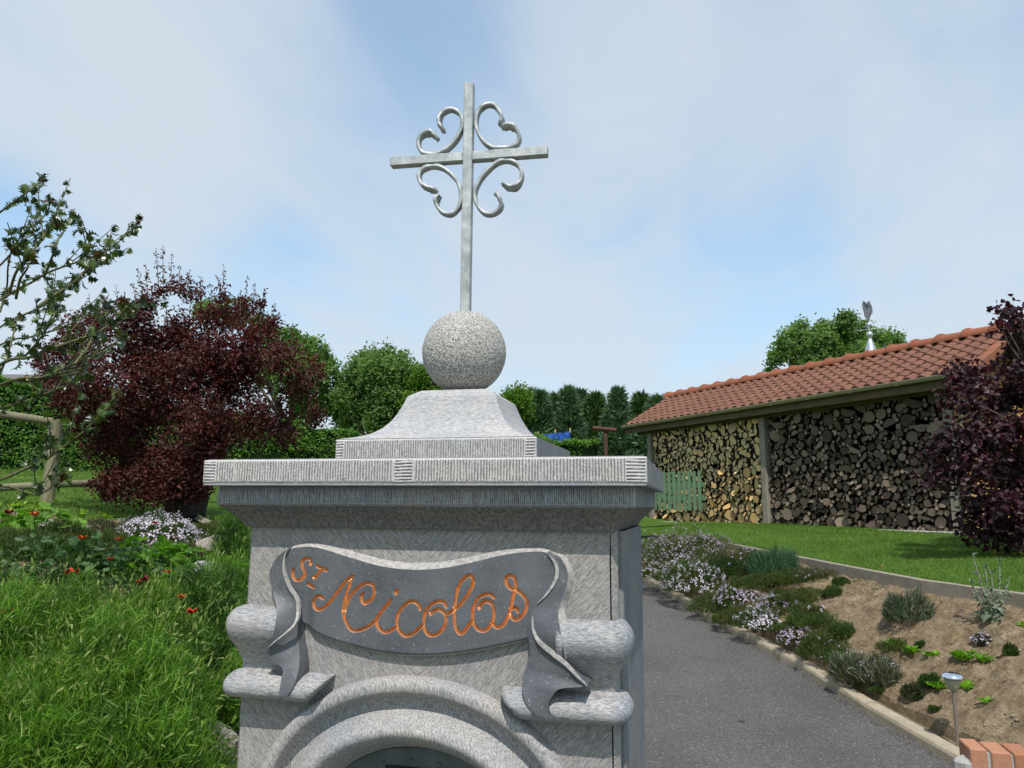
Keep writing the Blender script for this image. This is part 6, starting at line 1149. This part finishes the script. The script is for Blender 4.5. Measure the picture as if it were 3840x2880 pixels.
X,d=gp(866,2230); lavender('upright dark green lavender standing behind the pillar shoulder',X,d,.17,.40,5200,T_lav2,55)
# mallow with broad pale leaves, silvery leaved plants, lady's mantle
def broad(name,label,X,d,r,h,n,size,mat,cat='plant',lobes=5,group=None):
    b=onG(X,d); t=empty(name,b); tag(t,label,cat,group); me=[]
    for j in range(2):
        g=G(); m_=lobes*4; th=np.linspace(0,2*pi,m_,endpoint=False); rr=.5*(1-.20*(np.cos(th*lobes)<-.3)-.08*np.cos(th*lobes*2)); z=.10*np.cos(th*lobes)*rr-.1*(j-.5); g.add(np.vstack([[0,0,0],np.stack([rr*np.cos(th),rr*np.sin(th),z],1)]),[[0,i+1,(i+1)%m_+1] for i in range(m_)]); me.append(g.mesh('broad_leaf',mat))
    a=rng.uniform(0,6.3,n); rr=r*np.sqrt(rng.random(n)); z=h*(1-.5*(rr/r)**2)*rng.uniform(.55,1.1,n); st=G()
    for i in range(n):
        p=np.array([rr[i]*cos(a[i]),rr[i]*sin(a[i]),z[i]]); tube(st,[(p[0]*.4,p[1]*.4,0),p*.8+[0,0,.02],p],[.002,.0018,.0015],4,cap=False)
        o=bpy.data.objects.new('leaf',me[i%2]); COL.objects.link(o); o.parent=t; o.location=p; s_=size*rng.uniform(.6,1.25); o.scale=(s_,s_,s_); o.rotation_euler=(rng.normal()*.45+.25,rng.normal()*.45,rng.uniform(0,6.3))
    st.obj('leaf_stalks',T_lav2,parent=t,kind='stuff'); return t
T_malo=leafmat('mallow_leaf_single',GR_((.06,.16,.014),(.12,.26,.026),(.20,.38,.05)),.4,.5,per='object'); T_silo=leafmat('dull_leaf_single',GR_((.03,.085,.022),(.06,.13,.04),(.11,.18,.07)),.3,.5,per='object'); T_ladyo=leafmat('mantle_leaf',GR_((.13,.24,.02),(.2,.34,.03),(.3,.44,.06)),.4,.5,per='object')
for x,y,r,h,n,s_,m,nm,lb in((640,2170,.26,.20,90,.085,T_malo,'mallow','light green broad leaved mallow in the middle of the rock garden'),(560,2110,.20,.18,60,.07,T_malo,'mallow','smaller light green mallow behind the middle one'),(690,2250,.18,.16,50,.08,T_malo,'mallow','mallow shoot with pale leaves in front of the flat grey slab'),(120,2010,.28,.22,50,.09,T_malo,'mallow','large leaved plant at the left edge under the fence post'),(150,2180,.34,.24,110,.045,T_silo,'geranium','dull silvery green geranium patch at left'),(360,2150,.32,.22,110,.042,T_silo,'geranium','silvery green geranium patch between red flowers'),(30,2250,.28,.22,70,.045,T_silo,'geranium','dark silvery geranium at the left picture edge'),(480,2250,.28,.20,90,.040,T_silo,'geranium','geranium foliage just above the lavender bushes'),(60,1960,.18,.24,40,.055,T_ladyo,'ladys_mantle',"yellow green frothy plant in front of the round fence post"),(150,1930,.16,.20,36,.05,T_ladyo,'ladys_mantle',"second yellow green plant right of the fence post foot"),(340,1960,.14,.16,28,.045,T_ladyo,'ladys_mantle',"small yellow green plant left of the pale flowering mound")):
    X,d=gp(x,y+30); broad(nm,lb,X,d,r,h,n,s_,m)
X,d=gp(600,2065); mound('flowering_thyme','pale lilac flowering thyme mound in front of the dark tub',X,d,.25,.20,[T_green],3000,F_pale,2600,fsize=(.009,.016))
X,d=gp(520,2010); mound('flowering_thyme','left shoulder of pale flowers beside the lilac mound',X,d,.15,.14,[T_green],1600,F_pale,900,fsize=(.009,.016))
for x,y,r,h,ms,lb in((700,2060,.30,.12,[T_olive,T_green],'yellowish low cushion plants right of the flowering mound'),(780,2010,.30,.10,[T_olive,T_green],'olive ground hugging cushion by the grey border strip'),(660,2110,.20,.12,[T_olive,T_brown],'brown green cushion beside the small rock'),(380,2010,.30,.12,[T_olive,T_brown],'reddish olive cushion in the middle of the rock garden'),(250,2050,.26,.14,[T_olive,T_green],'olive cushion left of the grey rocks'),(440,2060,.26,.12,[T_green,T_olive],'green cushion around the grey rocks'),(830,2120,.22,.10,[T_olive],'small yellow green cushion left of the upright lavender'),(780,2330,.22,.12,[T_green],'low green cover under the flat grey slab'),(660,2360,.25,.14,[T_sil],'silvery thin leaved carpet near the rightmost red flowers'),(40,2090,.35,.14,[T_green,T_olive],'green cushion filling the left edge below the yellow green plants'),(200,2110,.30,.12,[T_green,T_sil],'green and grey cushion between the left flowers'),(450,2160,.25,.10,[T_green],'green cushion in front of the grey rocks'),(900,1985,.3,.12,[T_lav],'soft grass tuft behind the pillar shoulder')):
    X,d=gp(x,y); mound('cushion_plant',lb,X,d,r,h,ms,int(6500*r/.3),ln=(.015,.04),wd=.005,group='low cushion plants in the rock garden')
# rocks
for x,y,r,sc_,sd,lb in((800,2850,.075,(1,1,.9),3,'brown rock at the foot of the pillar, bottom edge'),(700,2890,.05,(1,1,.6),4,'low brown rock left of the one at the pillar foot'),(768,2245,.14,(1.15,.6,.85),7,'flat pale grey slab leaning near the pillar'),(790,2105,.10,(.9,1,1.1),9,'upright brownish rock left of the dark green lavender'),(830,2160,.08,(1,1,.7),12,'small brown rock below the upright one'),(320,2010,.10,(1.3,1,.6),14,'grey rock right behind the orange flower'),(290,2030,.07,(1.2,1,.6),15,'small flat grey rock beside the bigger grey one'),(160,1990,.09,(1.2,1,.6),16,'pinkish rock at left among leaves'),(255,1990,.08,(1.3,1,.5),18,'flat pinkish rock in the olive cushions'),(400,2050,.06,(1.2,1,.6),19,'little grey rock above the mallow')):
    X,d=gp(x,y); g=G(); rockmesh(g,(0,0,r*sc_[2]*.35),r,sc_,sd,4); o=g.obj('rock',M_rock if sd!=7 else mconc('pale_slab_stone',(.26,.265,.27),(.40,.40,.395)),smooth=False); o.location=onG(X,d); o.rotation_euler=(0,0,sd); tag(o,lb,'rock','rocks of the rock garden')
# red flowers on thin stems
FLW=[(50,190,.030,F_dark,'dark red flower at the far left edge'),(200,203,.028,F_orange,'orange red flower left, just below the fence post'),(470,338,.026,F_orange,'orange flower in front of the grey rock'),(685,345,.022,F_orange,'small orange flower left of the flowering mound'),(632,461,.018,F_red,'tiny scarlet flower in the middle of the rock garden'),(413,540,.036,F_red,'largest red flower, half open, at left centre'),(957,537,.022,F_red,'scarlet flower over the light green mallow'),(845,580,.030,F_dark,'deep red flower below the light green mallow'),(805,590,.018,F_orange,'faded orange flower next to the deep red one'),(882,675,.028,F_orange,'orange red flower above the lavender'),(1047,677,.024,F_orange,'orange red flower by the flat grey slab'),(1102,765,.026,F_red,'red flower nearest the pillar'),(895,250,.020,F_red,'red flower on top of the pale flowering mound'),(35,768,.024,F_dark,'dark red flower low at the left edge')]
for x,y,s_,m,lb in FLW:
    px_,py_=x/1.5365,1800+y/1.5365; X,d=gp(px_,py_+260); d*=.97; s_*=1.35; p=at(px_,py_,d); zg=gz(p); t=empty('red_flower',(p[0],p[1],zg)); tag(t,lb,'flower','red and orange flowers of the rock garden'); hh=p[2]-zg
    g=G(); tube(g,[(.02,.02,0),(.012,0,hh*.6),(0,0,hh)],.0015,5); g.obj('stem',T_lav2,parent=t)
    for k in range(5):
        a=k*2*pi/5; me=G(); c=np.array([[cos(a)*s_*.32,sin(a)*s_*.32,hh+s_*.18]]); leaves(me,c,np.array([[-cos(a)*.7,-sin(a)*.7,.7]]),np.array([[cos(a),sin(a),.9]]),s_*.8,.9,-.1); me.obj('petal',m,parent=t)
